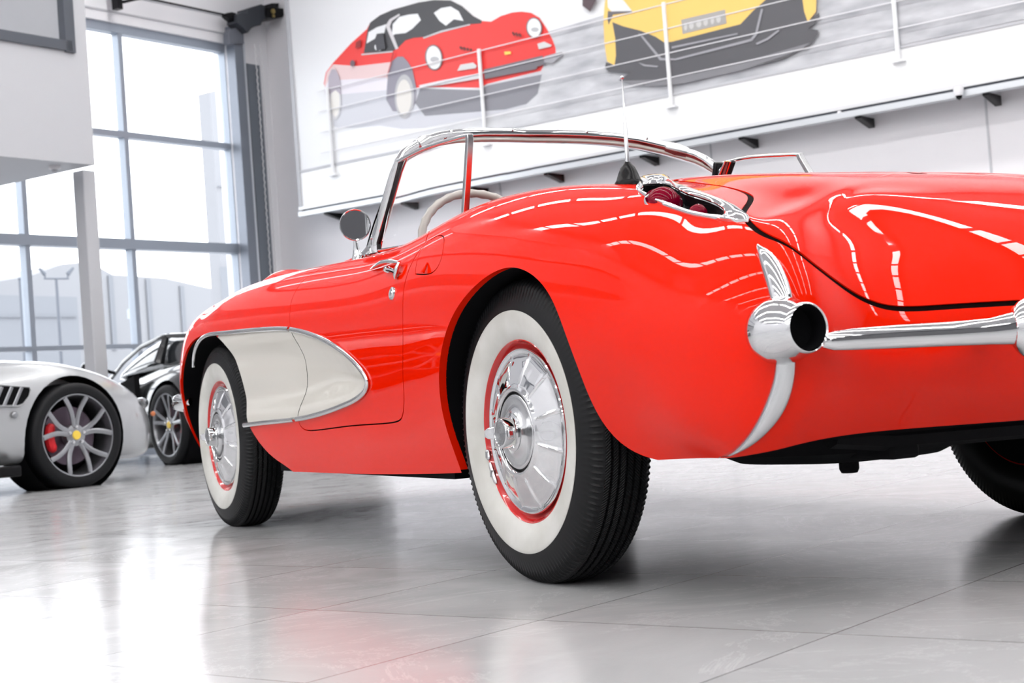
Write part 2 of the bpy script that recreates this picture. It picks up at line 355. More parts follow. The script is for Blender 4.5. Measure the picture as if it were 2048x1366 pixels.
# nose, from the centre outwards (out of view; kept true to the car's outline)
for x, yn, r in ((0., 3.36, .0), (-.2, 3.355, .0), (-.4, 3.345, .0), (-.58, 3.335, .01), (-.70, 3.30, .03), (-.78, 3.20, .05)):
    ys = 3.05-.45*abs(x)
    zc = .70+.05*min(1, abs(x)/.6)
    prof = [(-.10, .27), (-.05, .34), (-.01, .42), (0, .50), (-.005, .56), (-.025, .62), (-.065, .68), (-.14, zc)]
    c = [(x*(1-.0), yn+a, z) for a, z in prof]
    if x == -.70: c = [(-.70+.10*(-a)*2.2, yn+a*.8, z) for a, z in prof]
    if x == -.78: c = [(-.78+(-a)*.85, yn+a*.25, z) for a, z in prof]
    q = c[-1]; cols.append(c+[(q[0]*(1-t), q[1]*(1-t)+ys*t, 0) for t in (.22, .48, .75, 1.)])
    cols[-1] = cols[-1][:8]+[(a, b, top_z(a, b)) for a, b, _ in cols[-1][8:]]
for y, ys in ((3.0, 2.65), (2.75, 2.55), (2.45, 2.38), (2.15, 2.13), (1.85, 1.85), (1.55, 1.55), (1.25, 1.25), (1.0, 1.0), (.78, .78), (.58, .58), (.36, .37), (.12, .18), (-.12, .04), (-.34, -.04), (-.52, -.09)):
    cols.append(side_col(y, ys))
tail = [
 ([(-.778, -.665, .285), (-.828, -.672, .345), (-.853, -.68, .43), (-.858, -.685, .53), (-.843, -.68, .615), (-.808, -.67, .69), (-.757, -.655, .745), (-.70, -.645, .773)], -.14),
 ([(-.788, -.765, .287), (-.822, -.79, .345), (-.840, -.81, .43), (-.842, -.82, .53), (-.826, -.81, .605), (-.795, -.795, .67), (-.75, -.77, .722), (-.695, -.735, .745)], -.18),
 ([(-.785, -.835, .293), (-.803, -.88, .345), (-.809, -.915, .43), (-.805, -.93, .53), (-.793, -.92, .60), (-.77, -.895, .655), (-.733, -.85, .702), (-.682, -.79, .727)], -.21),
 ([(-.755, -.875, .300), (-.763, -.925, .350), (-.763, -.96, .43), (-.758, -.975, .52), (-.75, -.962, .59), (-.733, -.93, .645), (-.702, -.88, .690), (-.65, -.805, .727)], -.24),
 ([(-.70, -.885, .308), (-.70, -.93, .36), (-.698, -.962, .43), (-.692, -.970, .51), (-.687, -.952, .578), (-.673, -.918, .632), (-.642, -.87, .678), (-.59, -.80, .722)], -.28),
 ([(-.60, -.88, .314), (-.60, -.92, .365), (-.60, -.942, .43), (-.595, -.943, .495), (-.59, -.925, .558), (-.575, -.886, .622), (-.55, -.828, .679), (-.51, -.760, .728)], -.33),
 ([(-.45, -.872, .314), (-.45, -.912, .365), (-.45, -.934, .42), (-.45, -.936, .487), (-.445, -.913, .549), (-.435, -.866, .620), (-.415, -.800, .686), (-.39, -.722, .745)], -.38),
 ([(-.24, -.87, .310), (-.24, -.911, .36), (-.24, -.933, .42), (-.24, -.946, .485), (-.24, -.926, .548), (-.235, -.882, .621), (-.225, -.815, .693), (-.21, -.732, .755)], -.42),
 ([(0, -.87, .306), (0, -.911, .36), (0, -.933, .42), (0, -.950, .485), (0, -.932, .548), (0, -.890, .622), (0, -.824, .695), (0, -.74, .752)], -.44)]
for c, ys in tail:
    q = c[-1]
    if q[0] > -.45: c[-1] = q = (q[0], q[1], top_z(q[0], q[1]))
    cols.append(c+inner(q[0], q[1], q[2], ys))
NET = np.array(cols)                    # stations x levels x 3
NS, NT = NET.shape[:2]
# bicubic natural spline
def spl_m(ys):
    n = len(ys); A = np.zeros((n, n)); B = np.zeros_like(ys); A[0, 0] = A[-1, -1] = 1
    for i in range(1, n-1):
        A[i, i-1] = 1; A[i, i] = 4; A[i, i+1] = 1; B[i] = 6*(ys[i+1]-2*ys[i]+ys[i-1])
    return np.linalg.solve(A, B.reshape(n, -1)).reshape(B.shape)
def ev1(ys, m, x, d=0):
    n = len(ys); k = np.clip(np.floor(x).astype(int), 0, n-2); b = x-k; a = 1-b
    if ys.ndim == 3 or ys.ndim == 2: a = a[..., None]; b = b[..., None]
    if ys.ndim == 3: a = a[..., None]; b = b[..., None]
    if d == 0: return m[k]*(a**3-a)/6+m[k+1]*(b**3-b)/6+ys[k]*a+ys[k+1]*b
    return -m[k]*(3*a*a-1)/6+m[k+1]*(3*b*b-1)/6-ys[k]+ys[k+1]
# knots along s follow arc length loosely: keep uniform stations
MS = spl_m(NET)                                         # second derivatives along s, per level
def surf(s, t, d=False):
    """position (and unit normal) at arrays s, t"""
    s = np.atleast_1d(np.asarray(s, float)); t = np.atleast_1d(np.asarray(t, float))
    row = ev1(NET, MS, s); rows_d = ev1(NET, MS, s, 1)   # (n, NT, 3)
    def along(r, dd=0):
        r2 = np.swapaxes(r, 0, 1); m = spl_m(r2)         # (NT, n, 3)
        k = np.clip(np.floor(t).astype(int), 0, NT-2); b = (t-k)[:, None]; a = 1-b; i = np.arange(len(t))
        if dd == 0: return m[k, i]*(a**3-a)/6+m[k+1, i]*(b**3-b)/6+r2[k, i]*a+r2[k+1, i]*b
        return -m[k, i]*(3*a*a-1)/6+m[k+1, i]*(3*b*b-1)/6-r2[k, i]+r2[k+1, i]
    P = along(row)
    if not d: return P
    Ps = along(rows_d); Pt = along(row, 1); N = np.cross(Pt, Ps); N /= np.linalg.norm(N, axis=1)[:, None]+1e-12
    return P, N, Ps, Pt
# coarse evaluated grid for ray look-ups
_gs = np.linspace(0, NS-1, (NS-1)*8+1); _gt = np.linspace(0, NT-1, (NT-1)*8+1)
GS, GT = np.meshgrid(_gs, _gt, indexing='ij'); GP = surf(GS.ravel(), GT.ravel())
_a, _b = GS.shape
_tri = []
for i in range(_a-1):
    for j in range(_b-1):
        q = i*_b+j; _tri += [(q, q+_b, q+_b+1), (q, q+_b+1, q+1)]
BVH = BVHTree.FromPolygons([Vector(p) for p in GP], _tri)
GST = np.stack([GS.ravel(), GT.ravel()], 1)
def st_of_hit(P, idx):
    a, b, c = _tri[idx]; A, B, Cc = (Vector(GP[q]) for q in (a, b, c))
    from mathutils.interpolate import poly_3d_calc
    wt = poly_3d_calc([A, B, Cc], P); return sum(np.array(GST[q])*w_ for q, w_ in zip((a, b, c), wt))
def hit(o, d):
    P, N, i, D = BVH.ray_cast(Vector(o), Vector(d).normalized())
    if P is None: return None
    st = st_of_hit(P, i)
    return st
def st_px(px, py):
    r = hit(CAM_POS, ray(px, py))
    if r is None:                                        # just off the outline: nearest surface point
        o = CAM_POS; d = ray(px, py).normalized(); best = None
        for k in range(60):
            q = o+d*(2.4+k*.06); P, N, i, D = BVH.find_nearest(q)
            if best is None or D < best[0]: best = (D, P, i)
        r = st_of_hit(best[1], best[2])
    return r
def st_top(x, y): return hit((x, y, 3), (0, 0, -1))
def st_side(y, z): return hit((-3, y, z), (1, 0, 0))
def st_rear(x, z): return hit((x, -3, z), (0, 1, 0))
def sp(st, off=0.):
    """3-D point on the surface at st, lifted by off along the normal"""
    st = np.atleast_2d(np.array(st)); P, N, _, _ = surf(st[:, 0], st[:, 1], True); return P+N*off, N
def dense(sts, step=.012, closed=True, corner=None):
    """smooth closed or open curve in (s,t) through points, resampled to ~step metres; corner = indices kept sharp"""
    P = np.array(sts); n = len(P)
    if corner is None: C2 = smooth_pts(P, 24, closed)
    else:
        ks = sorted(corner); segs = []
        pairs = list(zip(ks, ks[1:]+([ks[0]+n] if closed else [])))
        for a, b in pairs:
            seg = np.array([P[i % n] for i in range(a, b+1)])
            segs.append(smooth_pts(seg, 24) if len(seg) > 2 else np.linspace(seg[0], seg[1], 40))
            if closed or (a, b) != pairs[-1]: segs[-1] = segs[-1][:-1]
        C2 = np.vstack(segs)
    X = surf(np.clip(C2[:, 0], 0, NS-1), np.clip(C2[:, 1], 0, NT-1)); 
    if closed: X = np.vstack([X, X[:1]]); C2 = np.vstack([C2, C2[:1]])
    L = np.r_[0, np.cumsum(np.linalg.norm(np.diff(X, axis=0), axis=1))]; k = max(8, int(L[-1]/step))
    q = np.linspace(0, L[-1], k+1)
    if closed: q = q[:-1]
    return np.stack([np.interp(q, L, C2[:, 0]), np.interp(q, L, C2[:, 1])], 1)
def offset_st(cv, dist, closed=True):
    """move a dense (s,t) curve sideways on the surface by dist metres"""
    P, N, Ps, Pt = surf(cv[:, 0], cv[:, 1], True)
    if closed: T = np.roll(P, -1, 0)-np.roll(P, 1, 0)
    else: T = np.gradient(P, axis=0)
    T /= np.linalg.norm(T, axis=1)[:, None]+1e-12; D = np.cross(N, T)*dist; out = []
    for i in range(len(cv)):
        J = np.stack([Ps[i], Pt[i]], 1); d, *_ = np.linalg.lstsq(J, D[i], rcond=None); out.append(cv[i]+d)
    out = np.array(out); out[:, 0] = np.clip(out[:, 0], 1e-4, NS-1-1e-4); out[:, 1] = np.clip(out[:, 1], 1e-4, NT-1-1e-4)
    return out
def inside(poly, pts):
    x, y = pts[:, 0], pts[:, 1]; r = np.zeros(len(pts), bool); n = len(poly)
    x1, y1 = poly[:, 0], poly[:, 1]; x2, y2 = np.roll(x1, -1), np.roll(y1, -1)
    for i in range(n):
        c = (y1[i] > y) != (y2[i] > y)
        if not c.any(): continue
        r ^= c & (x < (x2[i]-x1[i])*(y-y1[i])/((y2[i]-y1[i]) or 1e-12)+x1[i])
    return r
# ------------------------------------------------------------ panel outlines on the body surface
NTm = NT-1
def px(*pts): return [st_px(*p) for p in pts]
CV = {}
ra = px((920, 936), (907, 900), (886, 830), (878, 760), (885, 690), (905, 632), (940, 582), (985, 546), (1028, 535), (1072, 556), (1108, 608), (1139, 690), (1169, 770), (1204, 842), (1250, 892), (1300, 916))
e0, e1 = ra[0], ra[-1]
CV['rear_arch'] = dense([(e0[0]-.02, -.6)]+[(a, b) for a, b in ra]+[(e1[0]+.35, -.15), (e1[0]+.4, -.6)], corner=[0, len(ra)+2])
fa = [st_side(y, z) for y, z in ((1.86, .262), (1.98, .315), (2.06, .39), (2.085, .46), (2.10, .53), (2.16, .615), (2.27, .685), (2.42, .722), (2.58, .726), (2.74, .712), (2.88, .655), (2.98, .56), (3.02, .46), (3.05, .36))]
CV['front_arch'] = dense([(fa[0][0]+.75, -.6), (fa[0][0]+.45, .0)]+[tuple(q) for q in fa]+[(fa[-1][0]-.1, .4), (fa[-1][0]-.2, -.6)], corner=[0, len(fa)+3])
ck = [(0, .30), (-.28, .325), (-.46, .385), (-.565, .50), (-.60, .68), (-.607, .95), (-.60, 1.25), (-.57, 1.45), (-.42, 1.60), (-.2, 1.67), (0, 1.69)]
cst = [st_top(a-1e-4 if a else -1e-4, b) for a, b in ck]
CV['cockpit'] = dense([(cst[0][0], NTm+.5)]+[tuple(q) for q in cst]+[(cst[-1][0], NTm+.5)], corner=[0, 1, len(cst), len(cst)+1])
CV['cove'] = dense(px((432, 720), (436, 672), (500, 661), (545, 658), (584, 659), (640, 675), (690, 705), (725, 740), (738, 765), (725, 790), (690, 810), (640, 828), (595, 838), (489, 850), (450, 852)), corner=[1, 13, 14, 0])
CV['door'] = dense([tuple(st_top(-.55, .80))]+px((852, 485), (832, 511), (814, 551), (807, 585), (806, 670), (806, 755), (808, 797), (805, 831), (794, 843), (700, 852), (626, 861), (606, 857), (596, 838), (600, 790), (600, 740), (590, 687), (582, 661), (583, 602), (594, 578), (612, 556), (634, 542))+[tuple(st_top(-.62, 1.55)), tuple(st_top(-.55, 1.50))], corner=[0, 1, 22, 23])
CV['fuel'] = dense(px((831, 548), (834, 522), (845, 497), (862, 479), (880, 471), (888, 478), (886, 500), (880, 525), (868, 543), (850, 549)), corner=[0])
tk = [(0, -.03), (-.2, -.035), (-.36, -.06), (-.445, -.13), (-.485, -.25), (-.53, -.42), (-.575, -.60)]
tst = [tuple(st_top(min(a, -1e-4), b)) for a, b in tk]
tb = px((1503, 450), (1560, 482), (1620, 523), (1680, 569), (1740, 604), (1800, 617), (1900, 613), (2040, 605))
zc = surf([tb[-1][0]], [tb[-1][1]])[0][2]
CV['trunk'] = dense([(tst[0][0], NTm+.5)]+tst+[tuple(q) for q in tb]+[tuple(st_rear(-1e-4, zc)), (NS-.5, st_rear(-1e-4, zc)[1]), (NS-.5, NTm+.5)], corner=[0, 1, 2+len(tk)+len(tb)-1, 3+len(tk)+len(tb)-1, 3+len(tk)+len(tb)])
lp_o = px((1272, 380), (1276, 370), (1290, 364), (1312, 361), (1340, 364), (1368, 376), (1400, 387), (1440, 402), (1480, 422), (1502, 438), (1499, 444), (1460, 444), (1410, 436), (1350, 421), (1300, 400))
lp_i = px((1281, 380), (1286, 372), (1299, 368), (1318, 367), (1342, 371), (1366, 383), (1398, 394), (1428, 405), (1448, 419), (1444, 430), (1425, 430), (1395, 424), (1350, 410), (1305, 392))
CV['lamp'] = dense(lp_i, step=.006); LAMP_O = dense(lp_o, step=.006, corner=[9, 10])
GAPH = {'door': .002, 'trunk': .006, 'fuel': .0015}
LOOPS = {}
def orient(cv):     # anticlockwise in (s,t)
    a = 0.5*np.sum(cv[:, 0]*np.roll(cv[:, 1], -1)-np.roll(cv[:, 0], -1)*cv[:, 1]); return cv if a > 0 else cv[::-1]
for k in CV: CV[k] = orient(CV[k])
def offs(cv, d):
    out = offset_like(cv, d); return out
def offset_like(cv, dist):
    c = cv.copy(); cl = np.stack([np.clip(c[:, 0], 0, NS-1), np.clip(c[:, 1], 0, NTm)], 1)
    P, N, Ps, Pt = surf(cl[:, 0], cl[:, 1], True); T = np.roll(c, -1, 0)-np.roll(c, 1, 0)
    for i in range(len(c)):
        Tv = Ps[i]*T[i, 0]+Pt[i]*T[i, 1]; Tv /= np.linalg.norm(Tv)+1e-12; D = np.cross(N[i], Tv)*dist
        J = np.stack([Ps[i], Pt[i]], 1); d, *_ = np.linalg.lstsq(J, D, rcond=None); c[i] = cv[i]+d
    return c
for k, h in GAPH.items():
    a, b = offset_like(CV[k], h), offset_like(CV[k], -h)
    ia = abs(0.5*np.sum(a[:, 0]*np.roll(a[:, 1], -1)-np.roll(a[:, 0], -1)*a[:, 1])); ib = abs(0.5*np.sum(b[:, 0]*np.roll(b[:, 1], -1)-np.roll(b[:, 0], -1)*b[:, 1]))
    LOOPS[k+'_out'], LOOPS[k+'_in'] = (a, b) if ia > ib else (b, a)
for k in ('rear_arch', 'front_arch', 'cockpit', 'cove', 'lamp'): LOOPS[k] = CV[k]
# constrained triangulation
sub_s = [6]*6+[14]*15+[6]*(NS-1-21); sub_t = [6]*7+[9]*4
gs = np.concatenate([np.linspace(i, i+1, n, endpoint=False) for i, n in enumerate(sub_s)]+[[NS-1.]])
gt = np.concatenate([np.linspace(i, i+1, n, endpoint=False) for i, n in enumerate(sub_t)]+[[NTm*1.]])
A, B = np.meshgrid(gs, gt, indexing='ij'); G = np.stack([A.ravel(), B.ravel()], 1)
from mathutils.kdtree import KDTree
LP = np.vstack(list(LOOPS.values())); LPc = np.stack([np.clip(LP[:, 0], 0, NS-1), np.clip(LP[:, 1], 0, NTm)], 1); LP3 = surf(LPc[:, 0], LPc[:, 1])
kd = KDTree(len(LP3)); [kd.insert(Vector(p), i) for i, p in enumerate(LP3)]; kd.balance()
G3 = surf(G[:, 0], G[:, 1])
border = (G[:, 0] < 1e-9) | (G[:, 0] > NS-1-1e-9) | (G[:, 1] < 1e-9) | (G[:, 1] > NTm-1e-9)
keep = [bool(border[i]) or kd.find(Vector(G3[i]))[2] > .0055 for i in range(len(G))]
G = G[np.array(keep)]
SX, SY = 2.4, 1.
V2 = [Vector((a*SX, b*SY)) for a, b in G]; E2 = []
for k, cv in LOOPS.items():
    n0 = len(V2); V2 += [Vector((a*SX, b*SY)) for a, b in cv]; E2 += [(n0+i, n0+(i+1) % len(cv)) for i in range(len(cv))]
n0 = len(V2); V2 += [Vector((a*SX, b*SY)) for a, b in ((0, 0), (NS-1, 0), (NS-1, NTm), (0, NTm))]; E2 += [(n0+i, n0+(i+1) % 4) for i in range(4)]
cv_, ce_, cf_, _, _, _ = delaunay_2d_cdt(V2, E2, [], 0, 1e-6)
ST = np.array([(v.x/SX, v.y/SY) for v in cv_]); STc = np.stack([np.clip(ST[:, 0], 0, NS-1), np.clip(ST[:, 1], 0, NTm)], 1)
VP, VN, _, _ = surf(STc[:, 0], STc[:, 1], True)
FC = np.array([list(f) for f in cf_ if len(f) == 3]); CEN = ST[FC].mean(1)
if VN[np.argmin(abs(ST[:, 0]-12)+abs(ST[:, 1]-3))][0] > 0: VN = -VN; FLIPN = True
else: FLIPN = False
ins = {k: inside(v, CEN) for k, v in LOOPS.items()}
dom = (CEN[:, 0] > 1e-6) & (CEN[:, 0] < NS-1-1e-6) & (CEN[:, 1] > 1e-6) & (CEN[:, 1] < NTm-1e-6)
dom &= ~(ins['rear_arch'] | ins['front_arch'] | ins['cockpit'] | ins['lamp'])
ring = np.zeros(len(CEN), bool)
for k in GAPH: ring |= ins[k+'_out'] & ~ins[k+'_in']
dr, tr, fu, cvr = ins['door_in'], ins['trunk_in'], ins['fuel_in'], ins['cove']
base = dom & ~ring & ~dr & ~tr & ~fu
# recess of the cove
cvE = LOOPS['cove'][::2]; cvE = surf(np.clip(cvE[:, 0], 0, NS-1), np.clip(cvE[:, 1], 0, NTm))
cvb = LOOPS['cove']; _front = cvE[:, 1] > 2.35
kdc = KDTree(len(cvE)); [kdc.insert(Vector(p), i) for i, p in enumerate(cvE) if not _front[i]]; kdc.balance()
def cove_pos(i):
    p = Vector(VP[i]); d = kdc.find(p)[2]; t = min(1., d/.10); t = t*t*(3-2*t); return p-Vector(VN[i])*(.022*t)
def recess_pts(P, N):
    out = []
    poly = LOOPS['cove']
    for p, n_ in zip(P, N):
        st = hit(Vector(p)+Vector(n_)*.05, -Vector(n_)); q = Vector(p)
        if st is not None and inside(poly, np.array([st]))[0]:
            d = kdc.find(q)[2]; t = min(1., d/.10); t = t*t*(3-2*t); q = q-Vector(n_)*(.022*t)
        out.append(np.array(q))
    return np.array(out)
def mesh_from(sel, name, m, parent, mirror=False, recess=False, extra=None, right_only=None):
    """both halves (mirror) or left half of the selected triangles, with the surface's own normals"""
    f = FC[sel]; ids = np.unique(f); mp = {int(a): k for k, a in enumerate(ids)}
    P = [cove_pos(i) if recess else Vector(VP[i]) for i in ids]; Nn = [Vector(VN[i]) for i in ids]
    F = [tuple(mp[int(a)] for a in q) for q in f]
    # orientation: outward
    q = F[len(F)//2]; fn = (P[q[1]]-P[q[0]]).cross(P[q[2]]-P[q[0]])
    if fn.dot(Nn[q[0]]) < 0: F = [t[::-1] for t in F]
    if extra:
        for vs, fs in extra: k = len(P); P += [Vector(v) for v in vs]; Nn += [None]*len(vs); F += [tuple(i+k for i in q) for q in fs]
    if mirror:
        k = len(P); P += [Vector((-p.x, p.y, p.z)) for p in P]; Nn += [None if n is None else Vector((-n.x, n.y, n.z)) for n in Nn]
        F += [tuple(i+k for i in q)[::-1] for q in F]
    if right_only is not None:          # triangles that exist on the right-hand side only
        f2_ = FC[right_only]; id2 = np.unique(f2_); k2 = len(P); m2 = {int(a): k2+i for i, a in enumerate(id2)}
        P += [Vector((-VP[i][0], VP[i][1], VP[i][2])) for i in id2]; Nn += [Vector((-VN[i][0], VN[i][1], VN[i][2])) for i in id2]
        t0 = [m2[int(a)] for a in f2_[0]]; fn2 = (P[t0[1]]-P[t0[0]]).cross(P[t0[2]]-P[t0[0]]); sw_ = fn2.dot(Nn[t0[0]]) < 0
        F += [tuple(m2[int(a)] for a in (q[::-1] if sw_ else q)) for q in f2_]
    if mirror == 'only':
        P = P[k:]; Nn = Nn[k:]; F = [tuple(i-k for i in q) for q in F[len(F)//2:]]
    me = bpy.data.meshes.new(name); me.from_pydata([tuple(p) for p in P], [], F); me.materials.append(m); me.shade_smooth(); me.update()
    if not recess:
        nl = []
        for p_ in me.polygons:
            if p_.area < 1e-9: nl += [tuple(p_.normal)]*len(p_.vertices); continue
            for v in p_.vertices: nl.append(tuple(p_.normal) if Nn[v] is None else tuple(Nn[v]))
        me.normals_split_custom_set(nl)
    o = bpy.data.objects.new(name, me); COL.objects.link(o)
    if parent: attach(o, parent)
    return o
def skirt(cv, depth, inward=None, cond=None):
    """quads hanging from a curve into the body"""
    c = np.stack([np.clip(cv[:, 0], 0, NS-1), np.clip(cv[:, 1], 0, NTm)], 1); P, N, _, _ = surf(c[:, 0], c[:, 1], True)
    if FLIPN: N = -N
    if inward is None and len(cv) > 200: P = recess_pts(P, N)
    ok = (cv[:, 0] >= 0) & (cv[:, 0] <= NS-1) & (cv[:, 1] >= -.02) & (cv[:, 1] <= NTm)
    n = len(cv); vs = [tuple(p) for p in P]+[tuple(p+(-N[i]*depth if inward is None else np.array(inward)*depth)) for i, p in enumerate(P)]
    fs = [(i, (i+1) % n, n+(i+1) % n, n+i) for i in range(n) if ok[i] and ok[(i+1) % n] and (cond is None or cond(P[i]))]
    return vs, fs
def gap_strip(a, b, depth):
    c1 = np.stack([np.clip(a[:, 0], 0, NS-1), np.clip(a[:, 1], 0, NTm)], 1); c2 = np.stack([np.clip(b[:, 0], 0, NS-1), np.clip(b[:, 1], 0, NTm)], 1)
    P, N, _, _ = surf(c1[:, 0], c1[:, 1], True); Q, N2, _, _ = surf(c2[:, 0], c2[:, 1], True)
    if FLIPN: N = -N; N2 = -N2
    if len(a) > 200: P = recess_pts(P, N); Q = recess_pts(Q, N2)
    n = len(a); ok = (a[:, 1] <= NTm) & (a[:, 0] <= NS-1)
    vs = [tuple(p-N[i]*depth+(p-Q[i])*.3) for i, p in enumerate(P)]+[tuple(q-N2[i]*depth+(q-P[i])*.3) for i, q in enumerate(Q)]
    return vs, [(i, (i+1) % n, n+(i+1) % n, n+i) for i in range(n) if ok[i] and ok[(i+1) % n]]
# ------------------------------------------------------------ the convertible
car = thing('convertible_car', 'glossy red vintage convertible with white side coves and whitewall tyres', 'car', (0, 1.2, 0))
def nocove(P):
    st = st_side(P[1], P[2]); return st is None or not inside(LOOPS['cove'], np.array([st]))[0]
body = mesh_from(base & ~cvr, 'body', M['red'], car, True, extra=[
    skirt(LOOPS['door_out'], .012, None, nocove), skirt(LOOPS['trunk_out'], .020), skirt(LOOPS['fuel_out'], .006),
    skirt(LOOPS['rear_arch'], .020, (1, 0, 0)), skirt(LOOPS['front_arch'], .010, (1, 0, 0), lambda P: P[2] < .38 or P[1] > 2.62), skirt(LOOPS['cockpit'], .04, (0, 0, -1))], right_only=dom & ins['fuel_out'])
gv = MB()
for k, dpt in (('door', .005), ('trunk', .003), ('fuel', .003)):
    vs, fs = gap_strip(LOOPS[k+'_out'], LOOPS[k+'_in'], dpt); gv.add(vs, fs)
    if k != 'fuel': gv.add([(-x, y, z) for x, y, z in vs], fs)
gv.build('shut_line_shade', M['gap'], body)  # black strips just below the surface, painting the dark of the panel gaps
mesh_from(base & cvr, 'cove_panel', M['cream'], body, False, True)
mesh_from(base & cvr, 'cove_panel', M['cream'], body, 'only', True)
for mir in (False, 'only'):
    d = mesh_from(dom & dr & ~cvr, 'door', M['red'], car, mir, extra=[skirt(LOOPS['door_in'], .012, None, nocove)])
    mesh_from(dom & dr & cvr, 'cove_panel', M['cream'], d, mir, True)
lid = mesh_from(dom & tr, 'trunk_lid', M['red'], car, True, extra=[skirt(LOOPS['trunk_in'], .020)])
fuel = mesh_from(dom & fu, 'fuel_filler_door', M['red'], car, False, extra=[skirt(LOOPS['fuel_in'], .006)])
# ------------------------------------------------------------ mirrored parts
def flip(o, parent=None, name=None):
    """a right-hand twin of a left-hand part: its own mesh, mirrored across the car's centre plane"""
    me = o.data.copy(); c = bpy.data.objects.new(name or o.name.split('.')[0], me); COL.objects.link(c)
    L = world_loc(o)
    for v in me.vertices: v.co.x = -(v.co.x+L.x)+L.x if True else 0
    me.flip_normals()
    c.location = (0, 0, 0)
    for v in me.vertices: v.co = v.co+Vector((0, L.y, L.z)) if L.length else v.co
    attach(c, parent or o.parent)
    for md in o.modifiers:
        if md.type == 'BEVEL': m2 = c.modifiers.new('bevel', 'BEVEL'); m2.width = md.width; m2.segments = 2; m2.limit_method = 'ANGLE'
    return c
def PX(px_, py_, x): return on_plane(px_, py_, Vector((x, 0, 0)), Vector((1, 0, 0)))
def PY(px_, py_, y): return on_plane(px_, py_, Vector((0, y, 0)), Vector((0, 1, 0)))
SGN = -1 if FLIPN else 1
def SPt(st, off=0.):
    st = np.atleast_2d(np.array(st, float)); P, N, _, _ = surf(np.clip(st[:, 0], 0, NS-1), np.clip(st[:, 1], 0, NTm), True); N = N*SGN
    return [Vector(p) for p in P+N*off], [Vector(n_) for n_ in N]
# ---- underside, wheel wells, cockpit tub
def c3(k, lo=-.01):
    cv = LOOPS[k]; s_ = cv[(cv[:, 1] >= lo)]; j = int(np.argmax(np.linalg.norm(np.diff(np.vstack([s_, s_[:1]]), axis=0), axis=1))); s_ = np.roll(s_, -(j+1), 0)
    return SPt(s_, 0.)[0]
for k, xin in (('rear_arch', -.50), ('front_arch', -.46)):
    P = c3(k)[::2]; cy = sum(p.y for p in P)/len(P); b = MB(); n_ = len(P)
    A = [Vector((p.x+(.019 if k == 'rear_arch' else .009 if (p.z < .38 or p.y > 2.62) else .022), p.y, p.z)) for p in P]; B_ = [Vector((xin, cy+(p.y-cy)*1.03, p.z+.012)) for p in P]
    b.add(A+B_, [(i, i+1, n_+i+1, n_+i) for i in range(n_-1)]+[tuple(range(n_, 2*n_))])
    ww = b.build('wheel_well', M['dark'], car, auto=30); flip(ww)
ub = MB()
ub.box((0, 1.15, .345), (.60, .85, .015)); ub.box((0, 2.55, .34), (.45, .6, .05)); ub.box((0, -.28, .40), (.47, .50, .05))
ub.build('floor_pan', M['dark'], car, bevel=.01)
for sx in (-1, 1):
    r_ = MB(); r_.box((sx*.66, 1.18, .235), (.13, .72, .012)); r_.build('sill_underside', M['dark'], car, smooth=False)
fr_ = MB(); fr_.tube([(-.58, -.80, .315), (-.45, -.80, .30), (0, -.80, .295), (.45, -.80, .30), (.58, -.80, .315)], .028, 8); fr_.box((0, -.73, .335), (.60, .10, .03)); fr_.build('rear_crossmember', M['dark'], car, auto=30)
for sx in (-1, 1):
    r_ = MB(); r_.box((sx*.42, -.2, .30), (.035, .62, .045)); r_.build('frame_rail', M['dark'], car, bevel=.008)
tb_ = MB(); tb_.lathe([(0, 0), (.10, .003), (.21, .012), (.25, .03), (.26, .09), (.26, .14)], (-.33, -.50, .238), (0, 0, 1), 48); tb_.lathe([(0, -.02), (.016, -.02), (.02, -.012), (.02, .005)], (-.40, -.62, .243), (0, 0, 1), 10)
tb_.build('spare_wheel_tub', M['dark'], car, auto=35)
ax_ = MB(); ax_.tube([(-.66, 0, .343), (-.12, 0, .343), (-.08, 0, .343), (.08, 0, .343), (.12, 0, .343), (.66, 0, .343)], [.036, .036, .11, .11, .036, .036], 16); ax_.build('rear_axle', M['dark'], car, auto=40)
ax_ = MB(); ax_.tube([(-.62, 2.591, .30), (.62, 2.591, .30)], .035, 12); ax_.build('front_axle', M['dark'], car, auto=40)
for sx in (-1, 1):
    sp_ = MB(); sp_.tube([(sx*.50, -.62, .40), (sx*.51, -.3, .31), (sx*.51, 0, .29), (sx*.51, .3, .31), (sx*.50, .6, .36)], .022, 6, flat=(.6, 1.6)); sp_.build('leaf_spring', M['dark'], car, auto=30)
cp = c3('cockpit', -1); cp = [p for p in cp if p.x < -1e-3 or True][::2]
cp = [p for p in SPt(LOOPS['cockpit'][LOOPS['cockpit'][:, 1] <= NTm])[0]][::2]
cp.sort(key=lambda p: p.y); cp = [p for p in cp]
b = MB(); full = [Vector((p.x, p.y, p.z-.038)) for p in cp]; full = full+[Vector((-p.x, p.y, p.z)) for p in full[::-1]]
low = [Vector((p.x*.97, .98+(p.y-.98)*.97, .36)) for p in full]; n_ = len(full)
b.add(full+low, [(i, (i+1) % n_, n_+(i+1) % n_, n_+i) for i in range(n_)]+[tuple(range(n_, 2*n_))]); b.build('cockpit_tub', M['trimred'], car, auto=30)
for sx in (-1, 1):
    s_ = MB(); s_.box((sx*.30, .92, .47), (.23, .27, .08)); s_.build('seat_cushion', M['trimred'], car, bevel=.04)
    s_ = MB(); s_.box((sx*.30, .58, .62), (.22, .06, .20), (Vector((1, 0, 0)), Vector((0, .97, .22)), Vector((0, -.22, .97)))); s_.build('seat_backrest', M['trimred'], car, bevel=.04)
